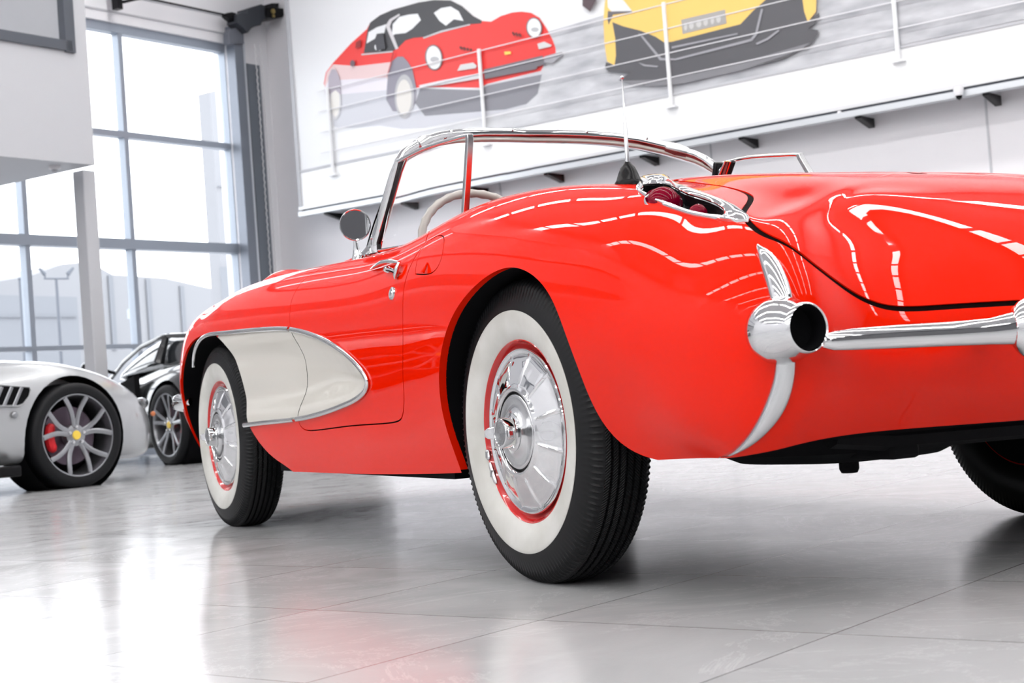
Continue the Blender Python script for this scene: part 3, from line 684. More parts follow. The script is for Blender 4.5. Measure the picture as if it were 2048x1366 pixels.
# dashboard
ds = MB(); dsh = []
for i in range(13):
    t = i/12; x = -.585+1.17*t; yb = 1.40+.05*math.cos((t-.5)*PI); z = .845+.03*math.exp(-((x+.37)/.16)**2)
    dsh.append([(x, yb+.14, .885), (x, yb+.02, z+.035), (x, yb-.05, z+.02), (x, yb-.07, z-.02), (x, yb-.04, z-.12), (x, yb+.02, z-.2)])
vs = [q for c in dsh for q in c]; ds.add(vs, [(i*6+j, i*6+j+1, (i+1)*6+j+1, (i+1)*6+j) for i in range(12) for j in range(5)]); ds.build('dashboard', M['red'], car, auto=60)
bz = MB(); bz.lathe([(.10, 0), (.108, -.012), (.10, -.022), (.085, -.015), (.0, -.012)], (-.37, 1.385, .865), (0, 1, -.3), 32); bz.build('instrument_binnacle', M['tan'], car, auto=40)
# steering wheel
SW = Vector((-.37, 1.06, .856)); sn = Vector((.0, -.93, .37)).normalized(); sxv = Vector((1, 0, 0)); syv = sn.cross(sxv).normalized()
if syv.z < 0: syv = -syv
st_ = MB(); RS = .205
st_.tube([SW+sxv*RS*math.cos(2*PI*i/64)+syv*RS*math.sin(2*PI*i/64) for i in range(64)], [.0125+.0012*math.cos(i*PI) for i in range(64)], 12, True)
sw = st_.build('steering_wheel', M['tan'], car, auto=80)
for an in (20, 160, 270):
    a = math.radians(an); s_ = MB(); d0 = sxv*math.cos(a)+syv*math.sin(a); s_.box(SW+d0*.11-sn*.012, (.09, .004, .018), (d0, sn, d0.cross(sn))); sk = s_.build('spoke', M['chrome_worn'], sw, bevel=.002)
    s_ = MB()
    for q in (.07, .11, .15): s_.lathe([(.0, .0055), (.009, .0055), (.009, 0)], SW+d0*q-sn*.012, sn, 14)
    s_.build('spoke_hole', M['blacktrim'], sk, auto=30)
s_ = MB(); s_.lathe([(.0, .02), (.03, .016), (.045, 0), (.045, -.03), (.03, -.05)], SW-sn*.02, sn, 28); s_.build('horn_button', M['tan'], sw, auto=40)
s_ = MB(); s_.tube([SW-sn*.06, SW-sn*.36], .026, 14); s_.build('steering_column', M['tan'], car, auto=40)

# ---- windscreen
def hdr(x):
    ax = abs(x); T = ((0, 1.42, 1.283), (.25, 1.385, 1.274), (.42, 1.32, 1.240), (.52, 1.255, 1.197), (.575, 1.215, 1.16), (.605, 1.18, 1.12))
    q = nat([t[0] for t in T], [t[1:] for t in T], [ax])[0]; return Vector((x, q[0]+.03*x/.6, q[1]))
def base(x):
    ax = abs(x); T = ((0, 1.74, .93), (.25, 1.715, .926), (.45, 1.64, .908), (.57, 1.53, .895), (.62, 1.44, .885))
    q = nat([t[0] for t in T], [t[1:] for t in T], [ax])[0]; return Vector((x, q[0], q[1]))
xs_h = [-.605, -.598, -.585, -.565, -.54, -.50, -.45, -.38, -.30, -.2, -.1, 0, .1, .2, .3, .38, .45, .5, .54, .565, .585, .598, .605]
ws = thing if False else None
h = MB(); hp = [hdr(x) for x in xs_h]; h.tube(hp, .0165, 14, flat=(1.15, .8)); head = h.build('windshield_frame', M['chrome'], car, auto=80)
h = MB(); h.tube([hdr(x)+Vector((0, -.006, -.021)) for x in xs_h[2:-2]], .0065, 8); h.build('header_seal', M['tan'], head, auto=80)
h = MB()
for x in (-.47, -.33, -.08, .2, .40): h.sphere(hdr(x)+Vector((0, -.012, .010)), .0055, 8)
h.build('header_studs', M['chrome'], head)['kind'] = 'stuff'
for x in (-.46, .49):
    a = hdr(x-.03); b2 = hdr(x+.03); h = MB(); h.tube([a, (a+b2)/2, b2], [.019, .0225, .019], 12, flat=(1.1, .9)); h.build('corner_clamp', M['chrome_worn'], head, auto=50)
# glass sheet between base and header
NGu, NGv = 40, 14; gv_ = []
for i in range(NGu+1):
    t = i/NGu; xh = -.60+1.2*t; xb = -.615+1.23*t
    # slower x near the ends so that the wrap is followed
    sh = math.sin((t-.5)*PI); xh = .60*sh; xb = .617*sh; A0, B0 = hdr(xh), base(xb)
    for j in range(NGv+1):
        v = j/NGv; p = B0*(1-v)+A0*v; bul = .035*math.sin(v*PI); p = p+Vector((xh*.3, .8, 0)).normalized()*bul*.6; gv_.append(p)
g = MB(); L_ = NGv+1; g.add(gv_, [(i*L_+j, (i+1)*L_+j, (i+1)*L_+j+1, i*L_+j+1) for i in range(NGu) for j in range(NGv)])
go = g.build('windshield_glass', M['glass'], car, auto=0); sd = go.modifiers.new('solid', 'SOLIDIFY'); sd.thickness = .005
# lower chrome surround
h = MB(); h.tube([base(.617*math.sin((i/40-.5)*PI))+Vector((0, .004, .0)) for i in range(41)], .011, 8); h.build('windshield_base_trim', M['chrome'], car, auto=80)
# pillars: broad at the cowl, pointed at the top
def pillar(sgn):
    x0 = .622
    def q(px_, py_): 
        p = PX(px_, py_, -x0); return p
    pf = [q(*c) for c in ((688, 524), (712, 515), (735, 494), (748, 462), (758, 420), (767, 380), (777, 345), (789, 316))]
    pb = [q(*c) for c in ((762, 503), (759, 496), (757, 486), (766, 450), (775, 410), (783, 375), (789, 345), (796, 318))]
    h = MB(); n2 = 10; vs = []
    for k_, (a, b_) in enumerate(zip(pf, pb)):
        inn = .020*k_/7
        for j in range(n2+1):
            t = j/n2; c = a*(1-t)+b_*t; bul = .020*math.sin(t*PI)**.6+.0012*math.cos(t*PI*5)*math.sin(t*PI); vs.append(Vector((-(x0-inn)-bul, c.y, c.z)))
    for k_, (a, b_) in enumerate(zip(pf, pb)):
        inn = .020*k_/7
        for j in range(n2+1):
            t = j/n2; c = a*(1-t)+b_*t; vs.append(Vector((-(x0-inn)+.018*math.sin(t*PI)**.6+.001, c.y, c.z)))
    m = n2+1; K = len(pf); fs = []
    for base_ in (0, K*m):
        fs += [(base_+i*m+j, base_+(i+1)*m+j, base_+(i+1)*m+j+1, base_+i*m+j+1) for i in range(K-1) for j in range(n2)]
    for j in (0, n2): fs += [(i*m+j, (i+1)*m+j, K*m+(i+1)*m+j, K*m+i*m+j) for i in range(K-1)]
    for i in (0, K-1): fs += [(i*m+j, i*m+j+1, K*m+i*m+j+1, K*m+i*m+j) for j in range(n2)]
    h.add([Vector((sgn*v.x*-1 if sgn > 0 else v.x, v.y+(.05 if sgn > 0 else 0), v.z)) for v in vs], fs); pil = h.build('windshield_pillar', M['chrome'], car, auto=45)
    h = MB(); h.tube([Vector((sgn*(x0-.02*k_/7+.006), b_.y-.003+(.05 if sgn > 0 else 0), b_.z)) for k_, b_ in enumerate(pb)], .0075, 6); h.build('pillar_rubber', M['black'], pil); return pil
pillar(-1); pillar(1)
# side windows: chrome rail, post and glass
def side_window(x0, top, post, sill):
    t_ = [PX(a, c, x0) for a, c in top]; p_ = [PX(a, c, x0) for a, c in post]; s_ = [PX(a, c, x0) for a, c in sill]
    sg = 1 if x0 > 0 else -1
    path = smooth_pts([tuple(v) for v in t_], 6); h = MB(); h.tube([Vector(v) for v in path], .0065, 8, flat=(1, 1.2)); f_ = h.build('window_rail', M['chrome'], car, auto=80)
    h = MB(); h.tube([t_[-1]+Vector((0, 0, .004))]+p_, .0125, 4, up=Vector((1, 1, 0))); h.build('window_post', M['chrome_worn'], car, auto=40, bevel=.002)
    poly = [Vector(v) for v in path]+p_+s_
    g = MB(); g.add([v+Vector((.002, 0, 0)) for v in poly]+[v-Vector((.002, 0, 0)) for v in poly], [tuple(range(len(poly)))]+[tuple(range(len(poly), 2*len(poly)))[::-1]]+[(i, (i+1) % len(poly), len(poly)+(i+1) % len(poly), len(poly)+i) for i in range(len(poly))])
    g.build('side_window_glass', M['glass'], car, auto=20)
side_window(-.62, ((798, 322), (822, 309), (850, 296), (880, 286), (908, 278), (930, 272.5), (938, 272)), ((939, 279), (935, 350), (929, 440), (927, 470)), ((900, 490), (830, 510), (762, 500)))
side_window(.625, ((1430, 332), (1455, 324), (1490, 316), (1530, 312), (1570, 310), (1592, 309.5), (1599, 311)), ((1602, 316), (1619, 345), (1640, 380)), ((1560, 400), (1460, 400)))
h = MB(); h.tube([PX(762, 501, -.632), PX(800, 494, -.632), PX(862, 482, -.625)], .008, 8, flat=(.7, 1.6)); h.build('belt_moulding', M['chrome'], car, auto=60)
h = MB(); h.box(PX(1437, 345, .60), (.02, .012, .035), (Vector((1, 0, 0)), Vector((0, .95, .3)), Vector((0, -.3, .95)))); h.build('pillar_seal', M['blacktrim'], car, bevel=.005)
# door mirror
MP = PX(710, 450, -.67); mn = (CAM_POS-MP); mn.z = 0; mn = Vector((-.18, -1, .0)).normalized()
h = MB(); h.lathe([(0, .022), (.02, .021), (.038, .014), (.047, .004), (.050, -.003), (.0485, -.006), (.045, -.0055)], MP, -mn, 40); mr = h.build('door_mirror', M['chrome'], car, auto=60)
h = MB(); h.lathe([(0, .0), (.0455, .0)], MP+mn*.0052, mn, 40); h.build('mirror_glass', mat('mirror_glass_silvering', (.55, .56, .58), .03, 1.), mr)
h = MB(); h.tube([MP-mn*.012+Vector((0, 0, -.035)), MP+Vector((.004, .015, -.06)), MP+Vector((.008, .02, -.085)), MP+Vector((.008, .02, -.118))], [.007, .009, .016, .026], 14, flat=(1, .8)); h.build('mirror_stem', M['chrome'], mr, auto=60)

# ---- chrome side trim round the cove
tp = smooth_pts([tuple(v) for v in px((389, 735), (391, 705), (400, 684), (414, 672), (440, 667), (500, 661), (545, 658), (584, 659), (640, 675), (690, 705), (725, 740), (737, 765), (725, 790), (690, 810), (640, 828), (595, 838), (540, 844), (490, 850))], 10)
P_, N_ = SPt(tp, .004)
cut1 = min(range(len(P_)), key=lambda i: (P_[i]-Vector(SPt([st_px(584, 659)])[0][0])).length); cut2 = min(range(len(P_)), key=lambda i: (P_[i]-Vector(SPt([st_px(595, 838)])[0][0])).length)
for a, b_ in ((0, cut1), (cut1, cut2+1), (cut2+1, len(P_))):
    h = MB(); seg = P_[a:b_+(1 if b_ == cut1 else 0)]; sn_ = N_[a:b_+(1 if b_ == cut1 else 0)]
    if b_ == cut1: seg = seg[:-1]; sn_ = sn_[:-1]
    h.tube(seg, .0085, 10, flat=(.75, 1.), up=sn_); o = h.build('cove_moulding', M['chrome'], car, auto=60); flip(o)
# ---- rear chrome strips
def ribbon(left, right, hgt, n1=40, m1=9):
    Ls = smooth_pts(px(*left), 12); Rs = smooth_pts(px(*right), 12)
    q = lambda C_, k_: np.stack([np.interp(np.linspace(0, 1, k_), np.linspace(0, 1, len(C_)), C_[:, i]) for i in (0, 1)], 1)
    Ls, Rs = q(Ls, n1), q(Rs, n1); vs = []
    for i in range(n1):
        pL, nL = SPt([Ls[i]]); pR, nR = SPt([Rs[i]]); pL, nL, pR, nR = pL[0], nL[0], pR[0], nR[0]; wd = (pR-pL).length
        up_ = (nL+nR).normalized(); k_ = min(1, wd/.03)
        for j in range(m1):
            t = j/(m1-1); c, nc = SPt([Ls[i]*(1-t)+Rs[i]*t]); vs.append(c[0]+nc[0]*(hgt*k_*math.sin(t*PI)**.55-.002))
    return MB().add(vs, [(i*m1+j, (i+1)*m1+j, (i+1)*m1+j+1, i*m1+j+1) for i in range(n1-1) for j in range(m1-1)]+[tuple(j for j in range(m1))[::-1], tuple((n1-1)*m1+j for j in range(m1))])
r1 = ribbon(((1511, 494), (1517, 524), (1528, 562), (1541, 612)), ((1519, 488), (1553, 513), (1577, 558), (1592, 618)), .016).build('upper_tail_strip', M['chrome'], car, auto=70); flip(r1)
r2 = ribbon(((1549, 700), (1547, 745), (1531, 800), (1502, 858), (1470, 895), (1438, 914)), ((1592, 700), (1591, 752), (1575, 812), (1545, 856), (1500, 892), (1446, 918)), .018).build('lower_tail_strip', M['chrome_worn'], car, auto=70); flip(r2)
# ---- exhaust outlet
EX = Vector((-.797, -.93, .507)); dirx = Vector((.02, -1, 0)).normalized()
h = MB(); h.lathe([(.0, -.02), (.03, -.015), (.048, .0), (.0575, .022), (.059, .042), (.055, .065), (.048, .088), (.0435, .104), (.0425, .112), (.040, .1145), (.0375, .112), (.0365, .10)], EX, dirx, 48); exo = h.build('exhaust_outlet', M['chrome'], car, auto=60)
h = MB(); h.lathe([(.0375, .111), (.0362, .104), (.035, .075), (0, .070)], EX, dirx, 32); ho = h.build('exhaust_pipe', M['dark'], exo, auto=60)
e2 = flip(exo); flip(ho, e2)
# ---- rear bumper bars and guards
for_b = []
bp_ = [PY(a, c, y) for (a, c), y in (((1636, 684), -.985), ((1645, 683), -.99), ((1665, 682), -.998), ((1700, 679), -1.005), ((1800, 673), -1.022), ((1900, 668), -1.035), ((1980, 663), -1.05), ((2030, 656), -1.065), ((2090, 652), -1.07))]
h = MB(); h.tube(bp_, [.004, .012, .0165, .019, .021, .022, .024, .030, .030], 16, flat=(1.0, .75), up=Vector((0, 0, 1))); o = h.build('bumper_bar', M['chrome'], car, auto=70); flip(o)
h = MB(); gc = PY(2062, 656, -1.075); h.sphere(gc, .05, 24, (.85, .75, 1.1)); o = h.build('bumper_guard', M['chrome'], car, auto=70); flip(o)
h = MB(); h.box((gc.x, gc.y+.06, gc.z), (.02, .06, .02)); o = h.build('bumper_bracket', M['blacktrim'], car, bevel=.005); flip(o)
# ---- tail lights
def tail_light():
    A_, _n = SPt(LAMP_O, .001); n1 = len(LAMP_O); I_ = LOOPS['lamp']; 
    q = np.linspace(0, 1, 90, endpoint=False)
    def res(cv, P0):       # resample closed curve, starting near P0
        X = np.array([tuple(v) for v in SPt(cv)[0]]); k_ = int(np.argmin(np.linalg.norm(X-np.array(P0), axis=1))); cv = np.roll(cv, -k_, 0); cv = np.vstack([cv, cv[:1]]); X = surf(cv[:, 0], cv[:, 1]); L = np.r_[0, np.cumsum(np.linalg.norm(np.diff(X, axis=0), axis=1))]; L /= L[-1]
        return np.stack([np.interp(q, L, cv[:, 0]), np.interp(q, L, cv[:, 1])], 1)
    P0 = SPt([st_px(1273, 378)])[0][0]; O_ = orient(LAMP_O); O_ = res(O_, P0); I2 = res(orient(I_), P0)
    # pair every outer point with the nearest inner point
    XO = surf(O_[:, 0], O_[:, 1]); XI = surf(I2[:, 0], I2[:, 1]); N_o = SPt(O_)[1]; vs = []; fy = XO[:, 1].max(); by = XO[:, 1].min()
    idx = [int(np.argmin(np.linalg.norm(XI-x, axis=1))) for x in XO]; m = 6; n_ = len(XO)
    for i in range(n_):
        o_, i_ = Vector(XO[i]), Vector(XI[idx[i]]); nn_ = N_o[i]; fr_ = (o_.y-by)/(fy-by); up_ = .007+.014*max(0, fr_-.45)/.55
        for t, hh in ((0, -.001), (.06, up_*.8), (.3, up_), (.62, up_*.9), (.9, up_*.35), (1, -.004)): vs.append(o_*(1-t)+i_*t+nn_*hh)
    h = MB(); h.add(vs, [(i*m+j, ((i+1) % n_)*m+j, ((i+1) % n_)*m+j+1, i*m+j+1) for i in range(n_) for j in range(m-1)]); bez = h.build('tail_light', M['chrome'], car, auto=60)
    # pocket
    c0 = sum((Vector(x) for x in XI), Vector())/len(XI); nn_ = N_o[0]; pk = [Vector(x) for x in XI]; k_ = len(pk)
    avg = sum((SPt([c_])[1][0] for c_ in I2[::9]), Vector()).normalized()
    lowp = [p-avg*(.024+.008*((p.y-by)/(fy-by))) for p in pk]; h = MB(); h.add(pk+lowp, [(i, (i+1) % k_, k_+(i+1) % k_, k_+i) for i in range(k_)]+[tuple(range(k_, 2*k_))]); h.build('lamp_pocket', M['blacktrim'], bez, auto=30)
    a, na = SPt([st_px(1325, 392)]); b2, nb_ = SPt([st_px(1392, 411)])
    ex_ = (Vector((.1, -1, .35))).normalized()
    h = MB(); h.lathe([(0, .024), (.012, .023), (.022, .018), (.031, .008), (.034, -.004), (.034, -.02)], a[0]-na[0]*.010, (na[0]+ex_).normalized(), 36); h.build('lamp_lens', M['lens'], bez, auto=60)
    h = MB(); h.lathe([(.034, -.004), (.038, .001), (.040, -.004), (.038, -.012)], a[0]-na[0]*.010, (na[0]+ex_).normalized(), 36); h.build('lens_ring', M['chrome'], bez, auto=60)
    h = MB(); h.lathe([(0, .014), (.010, .012), (.017, .004), (.019, -.008)], b2[0]-nb_[0]*.014, (nb_[0]+ex_).normalized(), 28); h.build('reflector_lens', M['lens'], bez, auto=60)
    return bez
bez = tail_light(); b2_ = flip(bez)
for c in [c for c in bpy.data.objects if c.parent == bez]: flip(c, b2_)
# ---- aerial on the left rear fender
ab, an_ = SPt([st_px(1258, 360)]); ab = ab[0]; 
h = MB(); h.lathe([(.030, -.006), (.031, .004), (.027, .009), (.021, .025), (.016, .036), (.009, .044), (.005, .050)], ab, (0, 0, 1), 28); ae = h.build('aerial_base', M['blacktrim'], car, auto=50)
tipx = PX(1244, 155, ab.x-.002); axd = (tipx-ab); L = axd.length; axd.normalize()
h = MB(); z0 = ab
h.lathe([(.0048, .035), (.0042, L*.58), (.0028, L*.585), (.0028, L*.76), (.0018, L*.765), (.0018, L-.003)], ab, axd, 10); h.sphere(ab+axd*L, .0045, 10); h.build('aerial_mast', M['steel'], ae, auto=50)
# ---- door handle, lock, fuel door lift, fender scoop
def lift(px_, py_, off): 
    p, n_ = SPt([st_px(px_, py_)]); return p[0]+n_[0]*off
h = MB(); h.tube([lift(744, 540, .004), lift(757, 537, .010), lift(775, 531, .016), lift(792, 528.5, .018), lift(806, 528, .012)], [.003, .008, .010, .009, .005], 10, flat=(.7, 1)); h.tube([lift(806, 529, .012), lift(803, 538, .013), lift(797, 552, .010), lift(793, 556, .004)], [.006, .008, .008, .005], 10, flat=(.7, 1.2)); dh = h.build('door_handle', M['chrome'], car, auto=60); 
h = MB(); p, n_ = SPt([st_px(779, 541)]); h.lathe([(0, .016), (.006, .016), (.009, .012), (.009, 0)], p[0], n_[0], 16); h.tube([lift(779, 541, .010), lift(790, 543, .010), lift(800, 546, .008)], .006, 8); h.build('push_button', M['chrome'], dh, auto=40); dh2 = flip(dh); 
for c in [c for c in bpy.data.objects if c.parent == dh]: flip(c, dh2)
h = MB(); p, n_ = SPt([st_px(785, 587)]); h.lathe([(0, .006), (.006, .006), (.007, .004), (.013, .006), (.017, .004), (.018, 0)], p[0], n_[0], 24); o = h.build('door_lock', M['chrome_worn'], car, auto=40); flip(o)
h = MB(); h.tube([lift(855, 526, .001), lift(854, 536, .006), lift(852, 547, .010)], [.002, .004, .006], 8); h.build('fuel_door_lift', M['red'], fuel, auto=60)
# scoop on the front fender
sc = MB(); vs = []; nsx, nsy = 15, 16
for i in range(nsy+1):
    v = i/nsy; y = 2.36-.44*v; hgt = .052*(math.sin(min(1, (v+.16)/.42)*PI/2)**.8)*(1-max(0, (v-.3)/.7)**1.6); wdt = .085-.01*v
    for j in range(nsx+1):
        t = j/nsx*2-1; x = -.60+t*wdt; z = top_z(x, y) if abs(x) < .66 else 0
        stt = st_top(x, y); z = surf([stt[0]], [stt[1]])[0][2]; vs.append((x, y, z-.004+hgt*(1-abs(t)**3)**.6))
m = nsx+1; sc.add(vs, [(i*m+j, i*m+j+1, (i+1)*m+j+1, (i+1)*m+j) for i in range(nsy) for j in range(nsx)]+[tuple(range(m))]); o = sc.build('fender_scoop', M['red'], car, auto=60); flip(o)
for sx in (-1, 1):      # headlights, grille, front bumpers
    h = MB(); h.lathe([(0, .05), (.05, .043), (.078, .02), (.085, 0)], (sx*.66, 3.27, .63), (0, 1, .05), 28); hl = h.build('headlight', M['chrome_worn'], car, auto=60)
    h = MB(); h.lathe([(.084, .0), (.094, .012), (.102, .0), (.10, -.03)], (sx*.66, 3.275, .63), (0, 1, .05), 28); h.build('headlight_bezel', M['chrome'], hl, auto=60)
    h = MB(); h.tube([(sx*.80, 3.0, .484), (sx*.825, 3.08, .484), (sx*.81, 3.2, .484), (sx*.74, 3.33, .47), (sx*.6, 3.40, .45), (sx*.42, 3.43, .44)], [.012, .026, .024, .022, .022, .022], 12, flat=(1.3, .8), up=Vector((0, 0, 1))); h.build('front_bumper', M['chrome'], car, auto=70)
h = MB()
for i in range(13): x = -.36+.06*i; h.tube([(x, 3.37, .36), (x*1.02, 3.41, .42), (x, 3.375, .49)], .012, 8)
h.tube([(-.42, 3.37, .50), (0, 3.385, .515), (.42, 3.37, .50), (.45, 3.37, .42), (.42, 3.36, .35), (0, 3.37, .335), (-.42, 3.36, .35), (-.45, 3.37, .42)], .014, 8, True); h.build('grille', M['chrome'], car, auto=60)
# front wheel-opening lip and lower corner are part of the body skirt

# ---- wheels
def wheel_parts(parent, loc, rot=0., spin=0.):
    root = bpy.data.objects.new('wheel', None); COL.objects.link(root); root.empty_display_size = .1
    root.parent = parent; root.matrix_parent_inverse = Matrix.Translation(-world_loc(parent)); root.location = loc; root.rotation_euler = (0, 0, rot)
    return root
def sub(mb, name, m, root, auto=45, bevel=0):
    o = mb.build(name, m, None, auto=auto, bevel=bevel); o.parent = root; return o
AX = Vector((-1, 0, 0))      # outward
def build_wheel(root):
    b = MB(); prof = [(.200, .050), (.205, .060), (.212, .069), (.228, .0775), (.248, .082), (.268, .0835), (.290, .080), (.312, .073), (.326, .067), (.334, .061), (.3385, .055)]
    tread = [(.3425, .0505), (.3445, .044)]
    for g in (.036, .018, 0., -.018, -.036):
        tread += [(.3465-abs(g)*.03, g+.0035), (.3405-abs(g)*.03, g+.0022), (.3405-abs(g)*.03, g-.0022), (.3465-abs(g)*.03, g-.0035)]
    tread += [(.3445, -.044), (.3425, -.0505)]
    full = prof+tread+[(r, -h_) for r, h_ in prof[::-1]]
    b.lathe(full, (0, 0, 0), AX, 600); L_ = len(full)
    for q_, v in enumerate(b.v):        # moulded ribs round the shoulder
        if (q_//L_) % 4 == 0 and .052 < abs(v.x) < .0775 and math.hypot(v.y, v.z) > .318: v.x += math.copysign(.0028, v.x); v.y *= 1.004; v.z *= 1.004
    for v in b.v:
        if v.z < -.3425: v.z = -.3425+(v.z+.3425)*.05
    sub(b, 'tyre', M['tyre2'], root, 35)
    b = MB(); b.lathe([(.2045, .0625), (.212, .0702), (.228, .0787), (.248, .0833), (.266, .0847), (.2725, .0843), (.2745, .0835), (.2745, .080)], (0, 0, 0), AX, 120); sub(b, 'whitewall', M['white_rubber'], root, 60)
    b = MB(); b.lathe([(.198, .045), (.2085, .0565), (.2095, .0655), (.2065, .0675), (.2035, .0640), (.2005, .054), (.1955, .049), (.188, .046), (.15, .035), (.145, -.05), (.198, -.055), (.2085, -.065)], (0, 0, 0), AX, 96); sub(b, 'rim', M['red2'], root, 40)
    # wheel cover with ten ribs
    b = MB(); n1 = 240; pr = [(.187, .0555), (.1885, .0600), (.1865, .0630), (.182, .0632), (.178, .0605), (.170, .0610), (.158, .0665), (.142, .0735), (.126, .0790), (.112, .0830), (.104, .0855), (.100, .0890), (.0955, .0905), (.092, .0885), (.090, .0830)]; vs = []
    for i in range(n1):
        a = 2*PI*i/n1; d = Vector((0, math.sin(a), math.cos(a))); ph = (a/(2*PI)*12) % 1; rib = math.exp(-((ph-.5)/.030)**2)
        for r, h_ in pr:
            rr_ = rib*.0042*max(0, min(1, (.176-r)/.006))*max(0, min(1, (r-.1035)/.006)); sc_ = -.0018*(math.cos((ph-.5)*2*PI)*-.5+.5)*math.sin(max(0, min(1, (r-.104)/.072))*PI)
            vs.append(d*r+AX*(h_+rr_-sc_*-1))
    K = len(pr); b.add(vs, [(i*K+j, ((i+1) % n1)*K+j, ((i+1) % n1)*K+j+1, i*K+j+1) for i in range(n1) for j in range(K-1)]); sub(b, 'wheel_cover', M['chrome'], root, 50)
    b = MB(); b.lathe([(.0912, .0852), (.0885, .0815), (.0835, .0850)], (0, 0, 0), AX, 64); sub(b, 'cover_groove', M['blacktrim'], root)
    b = MB(); b.lathe([(.086, .0825), (.083, .0860), (.078, .0862), (.064, .0850), (.050, .0885), (.043, .094), (.043, .096)], (0, 0, 0), AX, 64); sub(b, 'hub_cone', M['chrome_worn'], root, 50)
    b = MB(); b.lathe([(.043, .090), (.043, .0965), (.0365, .0985), (.0345, .1035), (.0345, .1235), (.0325, .1265), (.0285, .1270), (.0275, .1252), (0, .1252)], (0, 0, 0), AX, 6 if False else 48); sub(b, 'spinner_hub', M['chrome'], root, 35)
    b = MB(); b.lathe([(.026, .1256), (.026, .1264), (.0, .1268)], (0, 0, 0), AX, 32); sub(b, 'hub_medallion', M['medal'], root, 35)
    b = MB(); pts2 = [(0, .0), (.02, 0)]
    for s_ in (-1, 1):
        if s_ == 1: sub(b, 'spinner_wing', M['chrome'], root, 50, .003); b = MB()
        e0_ = Vector((0, s_, 0)); vs = [AX*.100+e0_*.030+Vector((0, 0, .014)), AX*.100+e0_*.030-Vector((0, 0, .014)), AX*.122+e0_*.030-Vector((0, 0, .016)), AX*.122+e0_*.030+Vector((0, 0, .016)),
              AX*.112+e0_*.048+Vector((0, 0, .011)), AX*.112+e0_*.048-Vector((0, 0, .011)), AX*.134+e0_*.050-Vector((0, 0, .013)), AX*.134+e0_*.050+Vector((0, 0, .013)),
              AX*.122+e0_*.064+Vector((0, 0, .007)), AX*.122+e0_*.064-Vector((0, 0, .007)), AX*.136+e0_*.064-Vector((0, 0, .008)), AX*.136+e0_*.064+Vector((0, 0, .008))]
        b.add(vs, [(0, 3, 2, 1), (0, 1, 5, 4), (1, 2, 6, 5), (2, 3, 7, 6), (3, 0, 4, 7), (4, 5, 9, 8), (5, 6, 10, 9), (6, 7, 11, 10), (7, 4, 8, 11), (8, 9, 10, 11)])
    sub(b, 'spinner_wing', M['chrome'], root, 50, .003)
    b = MB(); b.lathe([(.0, -.035), (.15, -.035), (.175, -.045), (.196, -.057), (.204, -.068), (0, -.072)], (0, 0, 0), AX, 48); sub(b, 'brake_backplate', M['dark'], root)
    return root
M['tyre2'] = mat('tyre_rubber_ribbed', (.007, .0075, .0085), .42, spec=.22); nn, ll, bb = nodes(M['tyre2'])
t1 = nn.new('ShaderNodeTexCoord'); s1 = nn.new('ShaderNodeSeparateXYZ'); ll.new(t1.outputs['Object'], s1.inputs[0])
def mn_(op, a=None, b_=None, v1=None, v2=None):
    q = nn.new('ShaderNodeMath'); q.operation = op
    if a is not None: ll.new(a, q.inputs[0])
    if b_ is not None: ll.new(b_, q.inputs[1])
    if v1 is not None: q.inputs[0].default_value = v1
    if v2 is not None: q.inputs[1].default_value = v2
    return q.outputs[0]
ang = mn_('ARCTAN2', s1.outputs['Y'], s1.outputs['Z']); saw = mn_('SINE', mn_('MULTIPLY', ang, v2=190.)); axx = mn_('ABSOLUTE', s1.outputs['X'])
msk = mn_('MULTIPLY', mn_('GREATER_THAN', axx, v2=.053), mn_('LESS_THAN', axx, v2=.0755)); rad = mn_('SQRT', mn_('ADD', mn_('MULTIPLY', s1.outputs['Y'], s1.outputs['Y']), mn_('MULTIPLY', s1.outputs['Z'], s1.outputs['Z']))); msk = mn_('MULTIPLY', msk, mn_('GREATER_THAN', rad, v2=.302))
zig = mn_('MULTIPLY', mn_('SINE', mn_('ADD', mn_('MULTIPLY', ang, v2=330.), mn_('MULTIPLY', axx, v2=900.))), mn_('LESS_THAN', axx, v2=.05))
bp1 = nn.new('ShaderNodeBump'); bp1.inputs['Distance'].default_value = .006; bp1.inputs['Strength'].default_value = 1.
ll.new(mn_('MULTIPLY', zig, v2=.22), bp1.inputs['Height']); ll.new(bp1.outputs['Normal'], bb.inputs['Normal'])
M['medal'] = mat('engraved_medallion', (.35, .36, .37), .25, 1.); nn, ll, bb = nodes(M['medal'])
t1 = nn.new('ShaderNodeTexCoord'); w1 = nn.new('ShaderNodeTexWave'); w1.wave_type = 'RINGS'; w1.rings_direction = 'X'; w1.inputs['Scale'].default_value = 90; b1 = nn.new('ShaderNodeBump'); b1.inputs['Distance'].default_value = .0006; ll.new(t1.outputs['Object'], w1.inputs['Vector']); ll.new(w1.outputs['Fac'], b1.inputs['Height']); ll.new(b1.outputs['Normal'], bb.inputs['Normal'])
WZ = .3435
w0 = build_wheel(wheel_parts(car, (-.75, 0, WZ)))
kids = [c for c in bpy.data.objects if c.parent == w0]
for loc, rot in (((-.724, 2.591, WZ), 0), ((.75, 0, WZ), PI), ((.724, 2.591, WZ), PI)):
    r_ = wheel_parts(car, loc, rot)
    for c in kids: d = c.copy(); COL.objects.link(d); d.parent = r_
